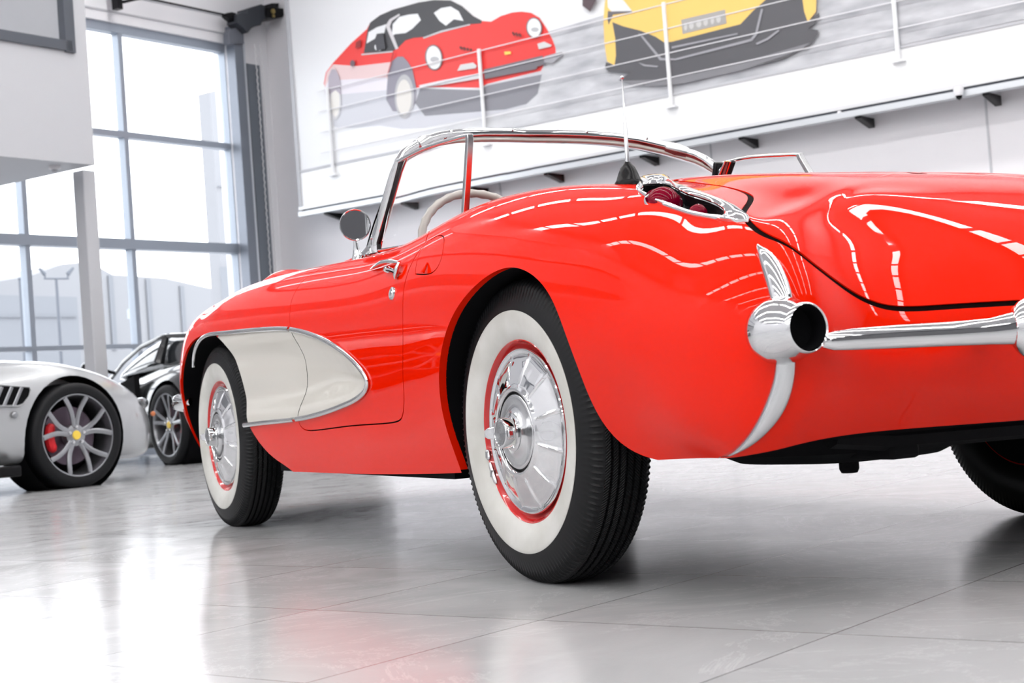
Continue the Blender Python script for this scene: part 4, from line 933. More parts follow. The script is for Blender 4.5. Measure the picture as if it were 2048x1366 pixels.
# balance weights clipped on the left rear rim
for a0, a1_ in ((12, 19), (21, 37)):
    b = MB(); pts = []
    for i in range(9):
        a = math.radians(a0+(a1_-a0)*i/8); pts.append(Vector((-.0665, math.cos(a)*.2035, -math.sin(a)*.2035)))
    b.tube(pts, [.003]+[.0062]*7+[.003], 8, flat=(1., .8)); o = sub(b, 'balance_weight', M['steel'], w0, 50)
    b = MB(); b.box(pts[4], (.006, .0035, .008)); sub(b, 'weight_clip', M['chrome_worn'], w0, 30)
# ------------------------------------------------------------ poster board on the right wall
BP = CORNER+ROOM_B*.30                       # plane of the printed face
def PB(px_, py_, off=0.): return on_plane(px_, py_, BP+ROOM_B*off, NB)
def ab_(px_, py_):
    p = PB(px_, py_); return (-(p-CORNER).dot(DB), p.z)
A0, ZB = ab_(606, 414); A1 = 15.; ZSTR = ab_(1500, 157)[1]; ZTOP = 6.6
def BB(a, z, off=0.): return BP-DB*a+UP*z+ROOM_B*off
def panel(name, a0, a1_, z0, z1, o0, o1, m, parent=None, bevel=0):
    b = MB(); c = (BB(a0, z0, o0)+BB(a1_, z1, o1))/2; b.box(c, (abs(a1_-a0)/2, abs(o1-o0)/2, abs(z1-z0)/2), (DB, ROOM_B, UP)); return b.build(name, m, parent, smooth=False, bevel=bevel)
board = thing('poster_board', 'long poster board on the right wall showing a red and a yellow sports car', 'poster', tuple(BB((A0+A1)/2, ZB)))
pm = mat('printed_backdrop', (.8, .8, .82), .35); nn, ll, bb = nodes(pm)
panel('backing_board', A0, A1, ZB, ZTOP, -.06, -.004, mat('poster_white', (.80, .81, .83), .4), board)
panel('lower_white_band', A0, A1, ZB+.0, ZSTR, -.003, .004, mat('white_band', (.88, .89, .90), .35), board)
panel('edge_frame', A0-.05, A0, ZB-.10, ZTOP, -.07, .02, M['wall2'], board)
panel('band_moulding', A0, A1, ZSTR-.012, ZSTR+.012, .002, .016, M['wall2'], board)
panel('upper_rail', A0-.05, A1, ZB-.035, ZB, -.06, .03, mat('rail_white', (.7, .71, .73), .3, .2), board)
panel('rail_shadow_gap', A0-.05, A1, ZB-.06, ZB-.035, -.06, .005, M['darkframe'], board)
panel('lower_rail', A0-.05, A1, ZB-.115, ZB-.06, -.06, .04, mat('rail_grey', (.62, .65, .68), .3, .3), board)
# printed picture: coloured shapes in the poster's own plane
lay = [0]
def printed(name, pts, color, conv, parent, rough=.4, m=None, off=None):
    P = [conv(*p) for p in pts]; lay[0] += 1; o_ = .0045+.0006*lay[0] if off is None else off
    vs = [PB(x, y, o_) for x, y in P]; b = MB(); b.add(vs, [tuple(range(len(vs)))]); return b.build(name, m or mat('print_'+name, color, rough), parent, smooth=False)
def el(cx, cy, rx, ry, n=24, tilt=0.):
    return [(cx+rx*math.cos(2*PI*i/n)*math.cos(tilt)-ry*math.sin(2*PI*i/n)*math.sin(tilt), cy+rx*math.cos(2*PI*i/n)*math.sin(tilt)+ry*math.sin(2*PI*i/n)*math.cos(tilt)) for i in range(n)]
c1 = lambda x, y: (560+x/3.105, y/3.105)
c2 = lambda x, y: (1100+x/3.413, y/3.413)
idn = lambda x, y: (x, y)
road = mat('print_road', (.5, .5, .52), .4); nn, ll, bb = nodes(road); t1 = nn.new('ShaderNodeTexCoord'); mp1 = nn.new('ShaderNodeMapping'); mp1.inputs['Rotation'].default_value = (0, 0, TB); mp1.inputs['Scale'].default_value = (1, .12, 1.6)
n1_ = nn.new('ShaderNodeTexNoise'); n1_.inputs['Scale'].default_value = 5; n1_.inputs['Detail'].default_value = 5; r1_ = nn.new('ShaderNodeValToRGB'); r1_.color_ramp.elements[0].position = .3; r1_.color_ramp.elements[1].position = .7
r1_.color_ramp.elements[0].color = (.36, .37, .40, 1); r1_.color_ramp.elements[1].color = (.62, .63, .66, 1)
sx_ = nn.new('ShaderNodeSeparateXYZ'); mr_ = nn.new('ShaderNodeMapRange'); mr_.interpolation_type = 'SMOOTHSTEP'; yy0 = (-DB*A0+BP); ya = (BP-DB*(A0+1.2)); yb_ = (BP-DB*(A0+4.6))
mr_.inputs['From Min'].default_value = ya.y; mr_.inputs['From Max'].default_value = yb_.y; mr_.inputs['To Min'].default_value = 0; mr_.inputs['To Max'].default_value = 1
mx_ = nn.new('ShaderNodeMix'); mx_.data_type = 'RGBA'; mx_.inputs['A'].default_value = (.80, .81, .83, 1)
ll.new(t1.outputs['Object'], mp1.inputs['Vector']); ll.new(mp1.outputs['Vector'], n1_.inputs['Vector']); ll.new(n1_.outputs['Fac'], r1_.inputs['Fac']); ll.new(t1.outputs['Object'], sx_.inputs[0]); ll.new(sx_.outputs['Y'], mr_.inputs['Value']); ll.new(mr_.outputs[0], mx_.inputs['Factor']); ll.new(r1_.outputs['Color'], mx_.inputs['B']); ll.new(mx_.outputs['Result'], bb.inputs['Base Color'])
printed('printed_road', [(640, 332), (640, 215), (900, 120), (1100, 62), (1215, 28), (1400, -22), (1700, -110), (2500, -330), (2500, -70), (2048, 38), (1600, 133), (1200, 220), (900, 279)], None, idn, board, m=road)
# red sports car; its lower-left shapes are paled to paint in window glare
rc = printed('printed_red_car', [(272, 520), (285, 450), (330, 390), (385, 330), (440, 270), (540, 180), (560, 140), (620, 95), (700, 60), (860, 20), (960, 2), (1060, 5), (1130, 40), (1190, 95), (1250, 130), (1310, 135), (1370, 100), (1440, 78), (1500, 72), (1560, 80), (1610, 110), (1650, 170), (1690, 240), (1712, 300), (1712, 330), (1640, 350), (1640, 400), (1620, 440), (1290, 520), (1240, 545), (870, 540), (840, 590), (800, 600), (700, 620), (560, 600), (300, 600)], (.80, .05, .045), c1, board)
pp = lambda nm, pts, col: printed(nm, pts, col, c1, rc)
pp('printed_flank_with_glare', [(275, 530), (290, 450), (330, 400), (480, 410), (690, 385), (670, 470), (660, 560), (840, 560), (840, 600), (700, 625), (300, 610)], (.74, .55, .55))  # red flank, its colour washed out by painted-in glare
pp('painted_glare', [(272, 560), (300, 500), (660, 480), (700, 540), (850, 560), (850, 640), (300, 640)], (.74, .71, .77))  # pale patch painting the window's reflection on the board
pp('printed_shadow', [(335, 590), (660, 560), (860, 548), (1240, 560), (1290, 530), (1625, 455), (1600, 580), (1530, 650), (1400, 690), (1100, 755), (900, 792), (760, 800), (620, 780), (480, 792), (360, 795), (330, 780)], (.58, .59, .64))
pp('printed_dark_underside', [(870, 550), (1240, 560), (1290, 530), (1625, 462), (1600, 580), (1530, 645), (1400, 680), (1150, 700), (900, 720), (840, 640)], (.24, .24, .27))
pp('printed_roof', [(520, 330), (545, 180), (560, 140), (620, 95), (700, 60), (860, 15), (960, 0), (1060, 3), (1130, 38), (1200, 100), (1252, 128), (1250, 145), (1180, 150), (890, 230), (830, 235), (780, 250), (740, 290), (700, 318)], (.06, .06, .066))
for pts in ([(537, 270), (550, 200), (600, 170), (660, 150), (648, 205), (600, 215), (590, 240)], [(695, 225), (700, 150), (740, 105), (800, 90), (855, 85), (875, 125), (820, 180), (780, 205), (715, 212)], [(955, 80), (1000, 50), (1060, 40), (1110, 70), (1140, 130), (1080, 120), (1030, 160), (990, 130)]):
    pp('printed_window', pts, (.78, .79, .81))
pp('printed_windscreen_frame', [(655, 160), (680, 120), (740, 85), (745, 95), (695, 130), (682, 165), (735, 300), (718, 308)], (.62, .60, .62))
pp('printed_cowl_trim', [(888, 232), (1000, 190), (1180, 148), (1180, 156), (1000, 202), (892, 240)], (.55, .55, .58))
pp('printed_side_trim', [(505, 335), (700, 316), (700, 324), (506, 343)], (.6, .6, .62))
pp('printed_wheel_arch', [(660, 620), (664, 540), (672, 440), (695, 380), (730, 352), (765, 352), (795, 385), (822, 430), (845, 540), (840, 640), (800, 700), (700, 690)], (.26, .25, .30))
for (x, y, rx, ry, a, b_) in ((772, 600, 60, 138, .46, .70), (345, 625, 34, 120, .60, .74)):
    q = printed('printed_wheel', el(x, y, rx, ry), (a, a, a+.02), c1, rc); printed('printed_wheel_disc', el(x-2, y+4, rx*.78, ry*.8), (b_, b_*.97, b_*.92), c1, q)
pp('printed_rear_arch', [(300, 590), (300, 480), (320, 430), (345, 430), (370, 480), (378, 590), (345, 560)], (.42, .38, .44))
for x, y, rx, ry in ((955, 357, 55, 80), (1578, 172, 50, 64)):
    q = printed('printed_headlamp', el(x, y, rx, ry, tilt=-.1), (.16, .15, .16), c1, rc); printed('printed_headlamp_lens', el(x, y, rx*.85, ry*.9, tilt=-.1), (.80, .81, .82), c1, q); printed('printed_headlamp_bar', el(x+5, y+12, rx*.5, ry*.22), (.45, .46, .48), c1, q)
pp('printed_fog_lamp', [(1100, 440), (1120, 402), (1200, 388), (1222, 408), (1215, 424)], (.62, .62, .62)); pp('printed_fog_lamp', [(1598, 272), (1640, 258), (1688, 280), (1680, 290), (1607, 306)], (.62, .62, .62))
pp('printed_badge', [(1392, 320), (1432, 320), (1434, 336), (1396, 340)], (.85, .62, .12))
for i in range(4): pp('printed_louvre', [(1112+22*i, 296+3*i), (1122+22*i, 285+5*i), (1140+18*i, 300+4*i), (1128+18*i, 310+4*i)], (.12, .03, .03))
for i in range(3): pp('printed_louvre', [(1438+20*i, 203+5*i), (1448+20*i, 195+5*i), (1462+20*i, 216+4*i), (1452+20*i, 222+4*i)], (.12, .03, .03))
pp('printed_grille', [(1265, 432), (1630, 345), (1650, 400), (1600, 414), (1590, 430), (1270, 492)], (.16, .15, .17))
pp('printed_bumper', [(862, 530), (1000, 500), (1235, 455), (1235, 488), (1000, 528), (872, 545)], (.66, .66, .68)); pp('printed_bumper', [(1640, 350), (1750, 322), (1758, 340), (1690, 395), (1640, 385)], (.34, .34, .37))
pp('printed_side_vent', [(468, 300), (472, 262), (502, 245), (500, 290)], (.3, .03, .03)); pp('printed_filler_cap', el(450, 393, 15, 20), (.16, .1, .12)); pp('printed_mirror', el(612, 292, 25, 25), (.8, .8, .82)); pp('printed_seat', [(590, 260), (600, 210), (640, 205), (655, 300), (600, 320)], (.06, .06, .07))
pp('printed_door_line', [(700, 322), (706, 330), (690, 400), (668, 470), (664, 468), (684, 398)], (.45, .03, .03))
# yellow sports car (lower part in view)
yc = printed('printed_yellow_car', [(395, -200), (385, -60), (370, 60), (365, 150), (372, 300), (390, 420), (440, 445), (450, 380), (445, 260), (425, 150), (500, 180), (620, 210), (720, 250), (780, 290), (830, 285), (1300, 165), (1380, 80), (1470, 0), (1520, -60), (1715, -60), (1735, 80), (1760, 150), (1815, 80), (1820, -60), (1800, -260), (900, -330)], (.84, .56, .16), c2, board)
py_ = lambda nm, pts, col, par=None: printed(nm, pts, col, c2, par or yc)
py_('printed_dark_bumper', [(425, 150), (500, 180), (620, 210), (720, 250), (780, 290), (830, 285), (1300, 165), (1380, 80), (1470, 0), (1520, -60), (1715, -60), (1735, 80), (1760, 150), (1835, 85), (1842, 115), (1800, 170), (1760, 195), (1830, 205), (1830, 235), (1780, 300), (1600, 400), (1300, 480), (900, 570), (700, 588), (560, 575), (470, 548), (540, 500), (400, 492), (375, 460), (382, 425), (440, 445), (450, 380), (445, 260)], (.10, .10, .11))
py_('printed_soft_shadow', [(480, 552), (700, 545), (1000, 500), (1400, 400), (1780, 290), (1700, 345), (1300, 482), (900, 572), (700, 590), (560, 577)], (.22, .22, .24))
py_('printed_headlamp', [(388, -40), (500, 0), (560, 75), (420, 78), (395, 50)], (.74, .75, .78)); py_('printed_headlamp_shade', [(395, 75), (420, 78), (560, 75), (560, 84), (430, 100), (400, 170), (392, 130)], (.14, .13, .14))
pl = py_('printed_number_plate', [(895, 135), (1195, 65), (1205, 160), (905, 232)], (.38, .37, .36))
for i, (x, w_) in enumerate(((925, 18), (965, 26), (1015, 30), (1062, 26), (1108, 20), (1150, 26))): printed('printed_plate_smudge', el(x, 183-(x-925)*.235, w_*.6, 26), (.56, .56, .55), c2, pl)
for pts in ([(600, 225), (625, 235), (760, 395), (860, 400), (860, 412), (750, 412)], [(860, 398), (1370, 265), (1400, 225), (1440, 60), (1455, 62), (1412, 240), (1380, 280), (860, 412)], [(830, 318), (1280, 225), (1280, 235), (830, 332)], [(600, 425), (650, 440), (740, 450), (730, 460), (640, 452)], [(1405, 295), (1480, 260), (1560, 200), (1565, 212), (1490, 272), (1412, 306)]): py_('printed_bumper_line', pts, (.34, .34, .37))
printed('printed_mirror', [(222, -30), (222, 40), (275, 80), (330, -30)], (.10, .07, .08), c2, board)
# brackets
for i, q in enumerate(((672, 418), (816, 396), (960, 367), (1111, 338), (1302, 303), (1500, 266), (1732, 225), (1986, 179))):
    p = on_plane(q[0], q[1], CORNER+ROOM_B*.12, NB); a = -(p-CORNER).dot(DB); b = MB()
    z = ZB-.115; b.add([CORNER-DB*(a-.0+s_*.03)+ROOM_B*o_+UP*zz for s_ in (-1, 1) for o_, zz in ((0.02, z), (.30, z), (.30, z-.02), (.02, z-.085))], [(0, 1, 2, 3), (7, 6, 5, 4), (0, 4, 5, 1), (1, 5, 6, 2), (2, 6, 7, 3), (3, 7, 4, 0)]); b.build('bracket', M['blacktrim'], board, smooth=False)
# wire balustrade in front of the poster
bal = board
def post(px_, pyb, pyt):
    p = PB(px_, pyb, .035); t = PB(px_, pyt, .035); b = MB(); top = Vector((p.x, p.y, t.z)); b.tube([p, top], .022, 10); b.box(p-UP*.004, (.06, .03, .010), (DB, ROOM_B, UP)); b.build('post', mat('post_white', (.82, .83, .85), .3) if 'post_white' not in bpy.data.materials else bpy.data.materials['post_white'], bal, auto=40); return p.z, top.z
zb_, zt_ = post(1343, 213, 1); H_ = zt_-zb_
for q in (666, 970, 1797):
    yb2 = {666: 346, 970: 268, 1797: 122}[q]; p = PB(q, yb2, .035); b = MB(); b.tube([Vector((p.x, p.y, zb_)), Vector((p.x, p.y, zt_))], .022, 10); b.box(Vector((p.x, p.y, zb_-.004)), (.06, .03, .010), (DB, ROOM_B, UP)); b.build('post', bpy.data.materials['post_white'], bal, auto=40)
wm = mat('wire_white', (.8, .8, .83), .3)
for f_ in (.98, .745, .51, .275):
    b = MB(); b.tube([BB(A0+.4, zb_+H_*f_, .035), BB(A1, zb_+H_*f_, .035)], .006, 6); b.build('wire', wm, bal)
# small fittings under the board
def dome(px_, py_, r, nm, lab):
    p = PB(px_, py_, .085); t = thing(nm, lab, 'camera', tuple(p)); b = MB(); b.lathe([(r*.9, .03), (r, .01), (r*.95, -.02), (r*.7, -.05)], p, (0, 0, 1), 20); b.build('housing', M['wall'], t, auto=40)
    b = MB(); b.lathe([(r*.68, -.045), (r*.5, -.075), (0, -.09)], p, (0, 0, 1), 16); b.build('dome_lens', M['blacktrim'], t)
dome(1917, 180, .045, 'dome_camera', 'small white dome camera under the rail of the poster board')
sl_ = PB(1679, 226, .02); b = MB(); b.sphere(sl_, .022, 12); tag(b.build('round_sensor', M['wall']), 'tiny round white sensor beneath the middle of the poster board', 'sensor')

# ------------------------------------------------------------ mezzanine room, column, camera on its underside
MZ = depth_ = None
mzO = CAM_POS+ray(190, 330)*13.9; nW = NW
def PM(px_, py_): return on_plane(px_, py_, mzO, NW)
am = lambda p: -(p-CORNER).dot(DW)
p0 = PM(190, 330); z0m = p0.z; aE = am(p0); offm = (p0-CORNER).dot(ROOM_W)
def WM(a, z, off): return CORNER-DW*a+UP*z+ROOM_W*off
wy = PM(141, 95); aw_, zw_ = am(wy), wy.z
b = MB(); LN = 9.
def wbox(b_, a0, a1_, z0, z1, o0, o1): b_.box((WM(a0, z0, o0)+WM(a1_, z1, o1))/2, (abs(a1_-a0)/2, abs(o1-o0)/2, abs(z1-z0)/2), (DW, ROOM_W, UP)); return b_
wbox(b, aE, aw_, z0m, CEIL, offm-.12, offm); wbox(b, aw_, aE+LN, z0m, zw_, offm-.12, offm); wbox(b, aw_, aE+LN, zw_+1.5, CEIL, offm-.12, offm)
wbox(b, aE, aE+LN, z0m, z0m+.12, .3, offm-.121); wbox(b, aE, aE+.1, z0m+.121, CEIL, .3, offm-.121)
mz = tag(b.build('mezzanine_room', M['wall2'], smooth=False), 'white raised room box jutting from the window wall at upper left', 'mezzanine', None, 'structure')
mz.name = 'wall_mezzanine'
for k_ in ('label', 'category'): del mz[k_]
b = MB(); wbox(b, aw_-.035, aw_+.07, zw_-.05, zw_+1.5, offm-.06, offm+.03); wbox(b, aw_, aE+LN, zw_-.04, zw_+.05, offm-.06, offm+.03); wbox(b, aw_+1.3, aw_+1.36, zw_, zw_+1.5, offm-.05, offm+.02)
w3 = struct(b.build('window_3', M['darkframe'], smooth=False)); b = MB(); wbox(b, aw_, aE+LN, zw_, zw_+1.5, offm-.035, offm-.03); b.build('window_pane', M['pane'], w3, smooth=False)
# column under its corner
cb = on_plane(171, 400, mzO-ROOM_W*.33, NW); ca = am(cb); co = (cb-CORNER).dot(ROOM_W)+.075
b = MB(); wbox(b, ca-.072, ca+.072, 0, z0m, co-.15, co+.0); cl_ = b.build('column', M['frame2'], smooth=False, bevel=.01); cl_.name = 'trim_5'; struct(cl_)
dc = on_plane(109, 333, Vector((0, 0, z0m)), UP); t = thing('ceiling_sensor', 'round white sensor on the underside of the raised room', 'sensor', tuple(dc)); b = MB(); b.lathe([(.055, 0), (.055, -.02), (.03, -.03)], dc, UP, 20); b.build('base_plate', M['wall'], t, auto=40); b = MB(); b.lathe([(.028, -.03), (.026, -.05), (0, -.058)], dc, UP, 16); b.build('sensor_head', M['frame2'], t, auto=40)

# ------------------------------------------------------------ roller gate gear beside the window
tr = thing('door_operator', 'black door motor with brass fittings on a tall grey chain track by the window', 'door operator', tuple(W(.55, 0, .12)))
def seg(px0, px1, pyr, nm, m, o0, o1, z0, z1, bev=0):
    a0, a1_ = sorted((aw(px0, pyr), aw(px1, pyr))); b_ = MB(); wbox(b_, a0, a1_, z0, z1, o0, o1); return b_.build(nm, m, tr, smooth=False, bevel=bev)
tz = on_plane(470, 60, CORNER, NW).z
seg(464, 481, 300, 'guide_channel', mat('track_steel', (.20, .22, .26), .4, .4), .02, .16, 0, tz)
seg(485, 492, 300, 'guide_strip', mat('track_pale', (.62, .65, .70), .35, .3), .02, .10, 0, tz-.15)
z2 = on_plane(505, 133, CORNER, NW).z
seg(495, 520, 300, 'chain_guard', M['darkframe'] if False else mat('guard_grey', (.16, .18, .21), .4, .3), .02, .09, 0, z2)
def chain(px_):
    a = aw(px_, 300); b_ = MB(); n_ = 90
    for i in range(n_):
        z = 1.0+(z2-1.0+.25)*i/n_; b_.tube([W(a, z, .12), W(a+(.008 if i % 2 else -.008), z+.02, .125), W(a, z+.042, .12)], .007, 5)
    o = b_.build('pull_chain', mat('chain_steel', (.7, .7, .72), .35, .5), tr); return o
chain(510); chain(521)['label'] = 'second strand of the chain'
mo = tr
def WP(px_, py_, off=.2): return on_plane(px_, py_, CORNER+ROOM_W*off, NW)
k6 = lambda x, y: (420+x/6.83, y/6.83)
def blob(nm, pts, m, o0=.12, o1=.30, par=None, conv=k6):
    P = [WP(*conv(x, y), off=.2) for x, y in pts]; n_ = len(P); b_ = MB(); b_.add([p+ROOM_W*(o0-.2) for p in P]+[p+ROOM_W*(o1-.2) for p in P], [tuple(range(n_)), tuple(range(n_, 2*n_))[::-1]]+[(i, (i+1) % n_, n_+(i+1) % n_, n_+i) for i in range(n_)]); return b_.build(nm, m, par or mo, smooth=False, bevel=.006)
blk = M['blacktrim']; dg = mat('gear_grey', (.05, .055, .065), .45, .3)
blob('gearbox', [(430, 140), (470, 130), (620, 80), (670, 100), (690, 250), (640, 310), (620, 365), (560, 370), (490, 410), (440, 470), (380, 400), (290, 330), (290, 220), (350, 190), (430, 200)], dg)
blob('motor_body', [(665, 130), (780, 120), (830, 140), (915, 150), (925, 220), (880, 265), (760, 285), (700, 270), (670, 240)], blk, .08, .34)
blob('motor_cap', [(780, 60), (885, 60), (870, 110), (850, 140), (790, 130)], blk, .14, .28)
blob('shaft_coupling', [(200, 185), (265, 175), (320, 190), (330, 300), (290, 300), (240, 265), (195, 225)], blk, .15, .25)
for (x, y, r) in ((860, 155, 40), (865, 218, 24)):
    p = WP(*k6(x, y), off=.345); b_ = MB(); b_.lathe([(0, .012), (r/6.83/190*1.0, .01), (r/6.83/185, -.005)], p, ROOM_W, 16); b_.build('brass_fitting', mat('brass', (.55, .42, .16), .3, .9) if 'brass' not in bpy.data.materials else bpy.data.materials['brass'], mo, auto=40)
blob('chain_wheel_cover', [(265, 600), (255, 450), (290, 390), (370, 375), (460, 420), (470, 600)], mat('cover_grey', (.16, .17, .2), .4, .4), .10, .2)
b_ = MB(); b_.tube([WP(300, -2), WP(452, 30)], .012, 8); b_.build('drive_shaft', blk, mo)
b_ = MB(); q1, q2 = WP(240, -10), WP(244, 18); wbox(b_, am(q1)-.03, am(q1)+.04, q2.z, CEIL-.9, .1, .2); b_.build('hanger_arm', blk, mo, smooth=False)
b_ = MB(); b_.tube([WP(246, 4), WP(290, -6), WP(330, -14)], .018, 6); b_.build('hanger_brace', blk, mo)
gp = WP(545, 590, .1)
# ------------------------------------------------------------ outdoors
og = mat('yard_concrete', (.42, .42, .43), .8); b = MB(); oc = CORNER-DW*8-ROOM_W*45; b.box((oc.x, oc.y, -.2), (60, 44, .05), (DW, NW, UP)); struct(b.build('ground_outside', og, smooth=False))
def OUT(px_, py_, dist): return on_plane(px_, py_, CORNER-ROOM_W*dist, NW)
def building(nm, lab, pts, dist, thick, m, cat='building', parts=()):
    P = [OUT(x, y, dist) for x, y in pts]; n_ = len(P); zf = -.1; base_ = [Vector((P[-1].x, P[-1].y, zf)), Vector((P[0].x, P[0].y, zf))]; Q = P+base_; n_ = len(Q)
    t = thing(nm, lab, cat, (P[0].x, P[0].y, 0)); b_ = MB(); b_.add(Q+[q-ROOM_W*thick for q in Q], [tuple(range(n_)), tuple(range(n_, 2*n_))[::-1]]+[(i, (i+1) % n_, n_+(i+1) % n_, n_+i) for i in range(n_)]); b_.build('wall', m, t, smooth=False)
    for (x0, y0, x1, y1, nm2, m2) in parts:
        a, c = OUT(x0, y0, dist-.05), OUT(x1, y1, dist-.05); b_ = MB(); b_.box((a+c)/2, (abs((c-a).dot(DW))/2, .02, abs(c.z-a.z)/2), (DW, NW, UP)); b_.build(nm2, m2, t, smooth=False)
    return t
pale = mat('pale_cladding', (.24, .245, .26), .8, spec=.1); pale2 = mat('grey_cladding', (.20, .21, .23), .8, spec=.1); seam_ = mat('cladding_seam', (.19, .20, .22), .8, spec=.1)
building('warehouse_building', 'pale warehouse with a pitched roofline seen through the left panes', [(-40, 572), (0, 562), (60, 552), (125, 528), (168, 524), (185, 527), (225, 549), (330, 556), (441, 581)], 34, 8, pale, parts=[(225, 551, 225.5, 700, 'panel_seam', seam_), (300, 558, 300.5, 700, 'panel_seam', seam_), (367, 572, 367.5, 700, 'panel_seam', seam_)])
building('low_annex_building', 'lower grey annex in front of the pitched warehouse', [(-40, 588), (0, 590), (154, 594)], 30, 4, pale2, parts=[(0, 632, 154, 634, 'panel_seam', seam_)])
building('tall_wall_building', 'tall pale block at the right edge of the window', [(419, 184), (480, 168)], 20, .5, pale, parts=[(436, 372, 462, 376, 'ledge', seam_), (440, 534, 462, 600, 'doorway', pale2)])
lp = thing('street_lamp', 'twin headed lamp post standing in the yard outside the window', 'street lamp', tuple(OUT(113, 700, 16))); LP0 = OUT(113, 720, 16); lt = OUT(112.5, 557, 16); yz = lt.z
b = MB(); b.tube([(lt.x, lt.y, 0), (lt.x, lt.y, yz)], [.05, .035], 8); b.build('pole', M['darkframe'], lp)
b = MB(); b.tube([OUT(88, 557, 16), OUT(137, 557, 16)], .025, 6); b.build('crossarm', M['darkframe'], lp)
for xs_, xe_ in ((90, 78), (135, 147)):
    b = MB(); b.tube([OUT(xs_, 556, 16), OUT(xs_, 549, 16)], .02, 6); b.tube([OUT(xs_, 549, 16), OUT(xe_, 536, 16)], [.06, .03], 6, flat=(1, .5)); b.build('lamp_head', M['darkframe'], lp, auto=40)
pt = OUT(39, 558, 14); t = thing('flag_pole', 'thin dark pole outside the leftmost pane', 'pole', (pt.x, pt.y, 0)); b = MB(); b.tube([(pt.x, pt.y, -.1), (pt.x, pt.y, pt.z)], .028, 8); b.build('shaft', M['darkframe'], t); b = MB(); b.sphere(pt, .04, 8); b.build('finial', M['darkframe'], t)
sg = OUT(266, 632, 15); t = thing('yard_sign', 'small grey sign on a post outside the middle panes', 'sign', (sg.x, sg.y, 0)); b = MB(); b.tube([(sg.x, sg.y, -.1), (sg.x, sg.y, sg.z)], .035, 8); b.build('post', M['frame'], t); b = MB(); b.box((sg.x, sg.y, sg.z+.05), (.14, .03, .11), (DW, NW, UP)); b.build('sign_plate', M['frame'], t, smooth=False)
bx = OUT(100, 655, 19); t = thing('yard_trailer', 'faint grey trailer parked outside behind the lamp post', 'trailer', (bx.x, bx.y, 0)); b = MB(); wbox_c = Vector((bx.x, bx.y, .8)); b.box(wbox_c, (.9, .5, .35), (DW, NW, UP)); b.build('load_bed', pale2, t, smooth=False, bevel=.03)
for s_ in (-.45, .45):
    b = MB(); b.lathe([(0, .08), (.24, .08), (.28, .04), (.28, -.04), (.24, -.08), (0, -.08)], wbox_c+DW*s_-UP*.52+ROOM_W*.45, ROOM_W, 20); b.build('wheel', M['black'], t, auto=40)

# ------------------------------------------------------------ the two other cars
def loft_body(name, st, org, hd, lat, m, parent, cuts=(), sub_=2):
    """st = (u, zb, zm, zs, zt, w) stations from tail to nose; org = centreline origin on the floor"""
    vs = []; K = 12
    for (u, zb, zm, zs, zt, w) in st:
        half = [(0, zt), (w*.5, zt-.012), (w*.82, zs+(zt-zs)*.35), (w*.965, zs-.04), (w, zm), (w*.965, zb+.05), (w*.80, zb)]
        ring = half+[(-a, z) for a, z in half[::-1] if a > 0]; ring = half[:]+[(0, zb)]+[(-a, z) for a, z in half[::-1][:-1]]
        for a, z in ring: vs.append(org+hd*u+lat*a+UP*z)
    K = len(ring); fs = [(i*K+j, i*K+(j+1) % K, (i+1)*K+(j+1) % K, (i+1)*K+j) for i in range(len(st)-1) for j in range(K)]+[tuple(range(K))[::-1], tuple((len(st)-1)*K+j for j in range(K))]
    b_ = MB(); b_.add(vs, fs); o = b_.build(name, m, parent, auto=0); md = o.modifiers.new('s', 'SUBSURF'); md.levels = sub_; md.render_levels = sub_
    tmp = []
    for (u, r, side) in cuts:
        c_ = MB(); c_.lathe([(0, .35), (r, .35), (r, -.25), (0, -.25)], org+hd*u+lat*side+UP*.345, lat, 40); co_ = c_.build('cutter', M['dark'], None, auto=0); tmp.append(co_); md = o.modifiers.new('b', 'BOOLEAN'); md.operation = 'DIFFERENCE'; md.object = co_; md.solver = 'EXACT'
    bpy.context.view_layer.update(); dg_ = bpy.context.evaluated_depsgraph_get(); me = bpy.data.meshes.new_from_object(o.evaluated_get(dg_)); o.modifiers.clear(); o.data = me; me.name = name
    for t_ in tmp: bpy.data.objects.remove(t_, do_unlink=True)
    me.shade_smooth(); me.set_sharp_from_angle(angle=math.radians(50)); 
    return o
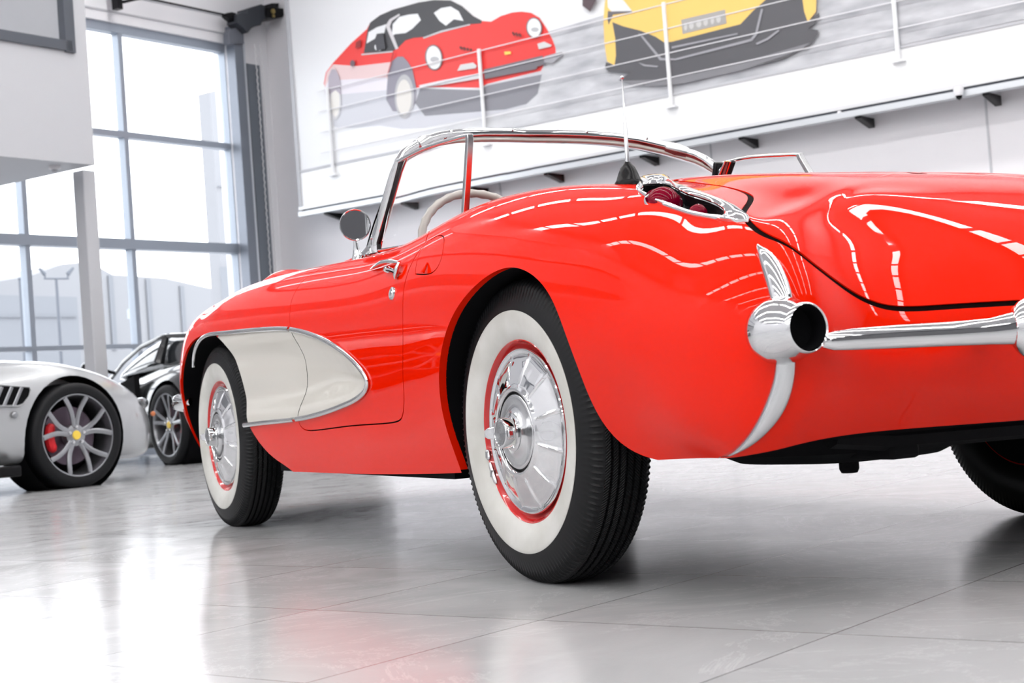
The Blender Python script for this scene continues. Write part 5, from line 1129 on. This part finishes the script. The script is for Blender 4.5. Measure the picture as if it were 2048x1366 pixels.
def modern_wheel(parent, c, out, hd, R_, m_rim, dbl=True, cap=True):
    root = bpy.data.objects.new('wheel', None); COL.objects.link(root); attach(root, parent); root.location = c; root.empty_display_size = .1
    def kid(mb, nm, m_, auto=40, bevel=0):
        o = mb.build(nm, m_, None, auto=auto, bevel=bevel); o.parent = root; return o
    x, y = hd, UP; r0 = R_*.80
    b_ = MB(); b_.lathe([(r0*.985, .10), (r0*1.01, .112), (R_*.90, .120), (R_*.965, .112), (R_*.995, .095), (R_, .06), (R_, -.09), (R_*.97, -.12), (r0, -.11)], (0, 0, 0), out, 64)
    for v in b_.v:
        if v.z < -R_+.004: v.z = -R_+.004
    kid(b_, 'tyre', M['tyre'])
    b_ = MB(); b_.lathe([(r0, .098), (r0*.985, .108), (r0*.955, .106), (r0*.93, .085), (r0*.90, -.08), (r0*.95, -.1)], (0, 0, 0), out, 64); kid(b_, 'rim', m_rim)
    b_ = MB(); b_.lathe([(0, .0), (r0*.70, .0), (r0*.70, -.02), (0, -.02)], (0, 0, 0), out, 48); kid(b_, 'brake_disc', M['disc'])
    b_ = MB(); b_.lathe([(0, -.10), (r0*.9, -.10)], (0, 0, 0), out, 32); kid(b_, 'inner_barrel', M['dark'])
    b_ = MB()
    for a in np.linspace(math.radians(155), math.radians(215), 8): pass
    arc = [x*math.cos(a)*r0*.60+y*math.sin(a)*r0*.60+out*.025 for a in np.linspace(math.radians(150), math.radians(215), 9)]
    b_.tube(arc, [.018]+[.034]*7+[.018], 8, flat=(1, .9)); kid(b_, 'brake_caliper', M['caliper'])
    def dirp(a, r, h_): return (x*math.cos(a)+y*math.sin(a))*r+out*h_
    for k_ in range(5):
        a = math.radians(90+72*k_); b_ = MB()
        for s_ in (-1, 1):
            pts_ = [dirp(a+s_*.18, r0*.20, .075), dirp(a+s_*.17, r0*.50, .082), dirp(a+s_*(.26 if dbl else .20), r0*.75, .094), dirp(a+s_*(.33 if dbl else .22), r0*.95, .10)]
            b_.tube([Vector(v) for v in smooth_pts([tuple(v) for v in pts_], 4)], [.019]*13, 6, flat=(.55, .95) , up=out)
        kid(b_, 'spoke', m_rim, 60)
    b_ = MB(); b_.lathe([(0, .088), (r0*.15, .086), (r0*.26, .078), (r0*.26, .02)], (0, 0, 0), out, 28); kid(b_, 'hub', m_rim)
    b_ = MB(); b_.lathe([(0, .096), (r0*.10, .095), (r0*.115, .086)], (0, 0, 0), out, 20); kid(b_, 'centre_cap', M['yellow'])
    for k_ in range(5):
        b_ = MB(); a = math.radians(90+36*0+72*k_); b_.lathe([(0, .10), (.011, .098), (.013, .080)], dirp(a, r0*.20, 0), out, 8); kid(b_, 'wheel_nut', M['chrome'])
    return root
def az(d): d = math.radians(d); return Vector((math.sin(d), math.cos(d), 0)), Vector((math.cos(d), -math.sin(d), 0))
# silver coupe, parallel to the window, nose to the right
hS, nS = az(66.)
fS = on_plane(165, 975, Vector((0, 0, 0)), UP)-nS*.06
orgS = fS-nS*.90       # centreline under the front axle
sil = thing('silver_sports_car', 'silver grand tourer parked by the window at far left, nose to the right', 'car', tuple(fS-hS*1.4-nS*.9))
stS = [(-3.72, .30, .50, .72, .80, .55), (-3.62, .24, .50, .80, .88, .78), (-3.3, .20, .50, .86, .95, .92), (-2.75, .18, .50, .88, .98, .975), (-2.1, .17, .50, .83, .95, .975), (-1.3, .17, .50, .80, .93, .965), (-.75, .17, .50, .81, .92, .965), (-.3, .17, .50, .84, .895, .97), (.05, .16, .48, .815, .875, .965), (.35, .15, .44, .735, .80, .93), (.62, .14, .41, .62, .70, .83), (.82, .14, .36, .50, .58, .66), (.93, .17, .32, .42, .48, .44)]
bS = loft_body('body', stS, orgS, hS, nS, M['silver'], sil, [(0, .395, .90), (0, .395, -.90), (-2.67, .395, .90), (-2.67, .395, -.90)])
for u in (0, -2.67):
    for s_ in (1, -1): 
        modern_wheel(sil, fS*0+orgS+hS*u+nS*s_*.845+UP*.345, nS*s_, hS, .345, M['alloy'])
        b = MB(); b.lathe([(.392, .0), (.392, -.30), (0, -.30)], orgS+hS*u+nS*s_*.90+UP*.345, nS*s_, 40); b.build('wheel_well', M['dark'], sil, auto=30)
stC = [(-2.9, .8, .85, .9, .93, .45), (-2.5, .8, .85, 1.10, 1.16, .62), (-1.9, .8, .85, 1.22, 1.28, .68), (-1.35, .8, .85, 1.18, 1.25, .68), (-.85, .8, .84, 1.0, 1.08, .66), (-.45, .78, .82, .86, .88, .60)]
loft_body('cabin_glass', stC, orgS, hS, nS, M['darkglass'], sil)
def SV(px_, py_, off): return on_plane(px_, py_, orgS+nS*(.97+off), nS)
vp = [SV(*q, .004) for q in ((-30, 770), (0, 770), (58, 774), (61, 781), (58, 793), (46, 808), (36, 812), (0, 812), (-30, 811))]
b = MB(); n_ = len(vp); b.add(vp+[p-nS*.05 for p in vp], [tuple(range(n_)), tuple(range(n_, 2*n_))[::-1]]+[(i, (i+1) % n_, n_+(i+1) % n_, n_+i) for i in range(n_)]); vt = b.build('side_vent', M['dark'], sil, smooth=False)
for x0 in (-12, 8, 28):
    b = MB(); b.tube([SV(x0, 812, .008), SV(x0+16, 774, .008)], [.012, .012], 6, flat=(1, .4)); b.build('vent_slat', M['alloy'], vt)
b = MB(); b.tube([p+nS*.003 for p in vp], .006, 6, True); b.build('vent_surround', M['silver'], vt)
p = SV(30, 830, 0); b = MB(); b.lathe([(0, .008), (.014, .008), (.020, .004), (.022, 0)], p, nS, 20); b.build('parking_sensor', M['alloy'], sil, auto=40)
b = MB(); wv = orgS+nS*.93; b.box(wv-hS*1.35+UP*.15, (.90, .05, .035), (hS, nS, UP)); b.build('side_skirt', M['blacktrim'], sil, bevel=.01)
b = MB(); q = orgS+hS*.72+nS*.68+UP*.53; b.sphere(q, .10, 20, (1.4, .42, .4), ((hS*.75-nS*.66).normalized(), (nS*.75+hS*.66).normalized(), UP)); b.build('headlamp', M['darkglass'], sil)
b = MB(); q = orgS+hS*.70+nS*.83+UP*.45; b.sphere(q, .018, 12, (1, .6, 1)); b.build('side_marker', mat('amber_lens', (.5, .16, .06), .3), sil)
# black mid-engined car behind it
hB, nB = az(-12.)
fB = on_plane(345, 930, Vector((0, 0, 0)), UP)
orgB = fB+nB*.93
blkc = thing('black_sports_car', 'glossy black low sports car parked behind the silver one near the window', 'car', tuple(orgB+hB*1.3))
stB = [(-.95, .42, .62, .86, .90, .62), (-.82, .34, .60, .88, .95, .86), (-.4, .25, .55, .85, .97, .965), (.1, .16, .50, .84, .97, .985), (.6, .13, .48, .78, .93, .95), (1.2, .12, .46, .70, .86, .92), (1.9, .12, .46, .70, .80, .93), (2.6, .13, .44, .74, .76, .965), (3.1, .14, .40, .62, .64, .90), (3.45, .15, .36, .48, .52, .74), (3.6, .18, .32, .40, .44, .45)]
loft_body('body', stB, orgB, hB, nB, M['blackpaint'], blkc, [(0, .385, -.92), (0, .385, .92), (2.65, .385, .92), (2.65, .385, -.92)])
for u in (0, 2.65):
    for s_ in (1, -1):
        modern_wheel(blkc, orgB+hB*u+nB*s_*.85+UP*.345, nB*s_, hB, .345, M['alloy'] if s_ else 0, False)
        b = MB(); b.lathe([(.382, .0), (.382, -.30), (0, -.30)], orgB+hB*u+nB*s_*.92+UP*.345, nB*s_, 40); b.build('wheel_well', M['dark'], blkc, auto=30)
stK = [(-.75, .80, .84, .90, .95, .45), (-.35, .82, .86, 1.02, 1.08, .56), (.1, .82, .88, 1.13, 1.18, .62), (.55, .82, .87, 1.16, 1.21, .64), (1.0, .80, .84, 1.10, 1.15, .65), (1.5, .78, .82, .95, .99, .66), (1.95, .75, .78, .80, .82, .60)]
cg = loft_body('cabin_glass', stK, orgB, hB, nB, M['darkglass'], blkc)
b = MB(); b.tube([orgB+hB*u+nB*(-w_)+UP*z for u, w_, z in ((1.9, .62, .80), (1.45, .665, .955), (1.05, .66, 1.075), (.6, .645, 1.145), (.15, .63, 1.12), (-.3, .60, 1.01), (-.6, .60, .93))], .022, 8, flat=(1, .8)); b.build('roof_rail', M['blackpaint'], blkc)
b = MB(); b.tube([orgB+hB*u+nB*(-w_)+UP*z for u, w_, z in ((.62, .70, .90), (.60, .665, 1.02), (.55, .645, 1.14))], [.05, .04, .03], 8); b.build('door_pillar', M['blackpaint'], blkc)
b = MB(); q = [orgB+hB*u-nB*(.992)+UP*z for u, z in ((.52, .80), (.95, .72), (1.0, .55), (.62, .40), (.52, .55))]; b.add(q+[p+nB*.05 for p in q], [tuple(range(5)), tuple(range(5, 10))[::-1]]+[(i, (i+1) % 5, 5+(i+1) % 5, 5+i) for i in range(5)]); b.build('side_intake', M['dark'], blkc, smooth=False)
b = MB(); q = orgB+hB*1.45-nB*.98+UP*.93; b.sphere(q, .09, 16, (.8, 1.2, .6), (hB, nB, UP)); b.tube([q, q+nB*.22-UP*.07], .018, 6); b.build('door_mirror', M['blackpaint'], blkc)
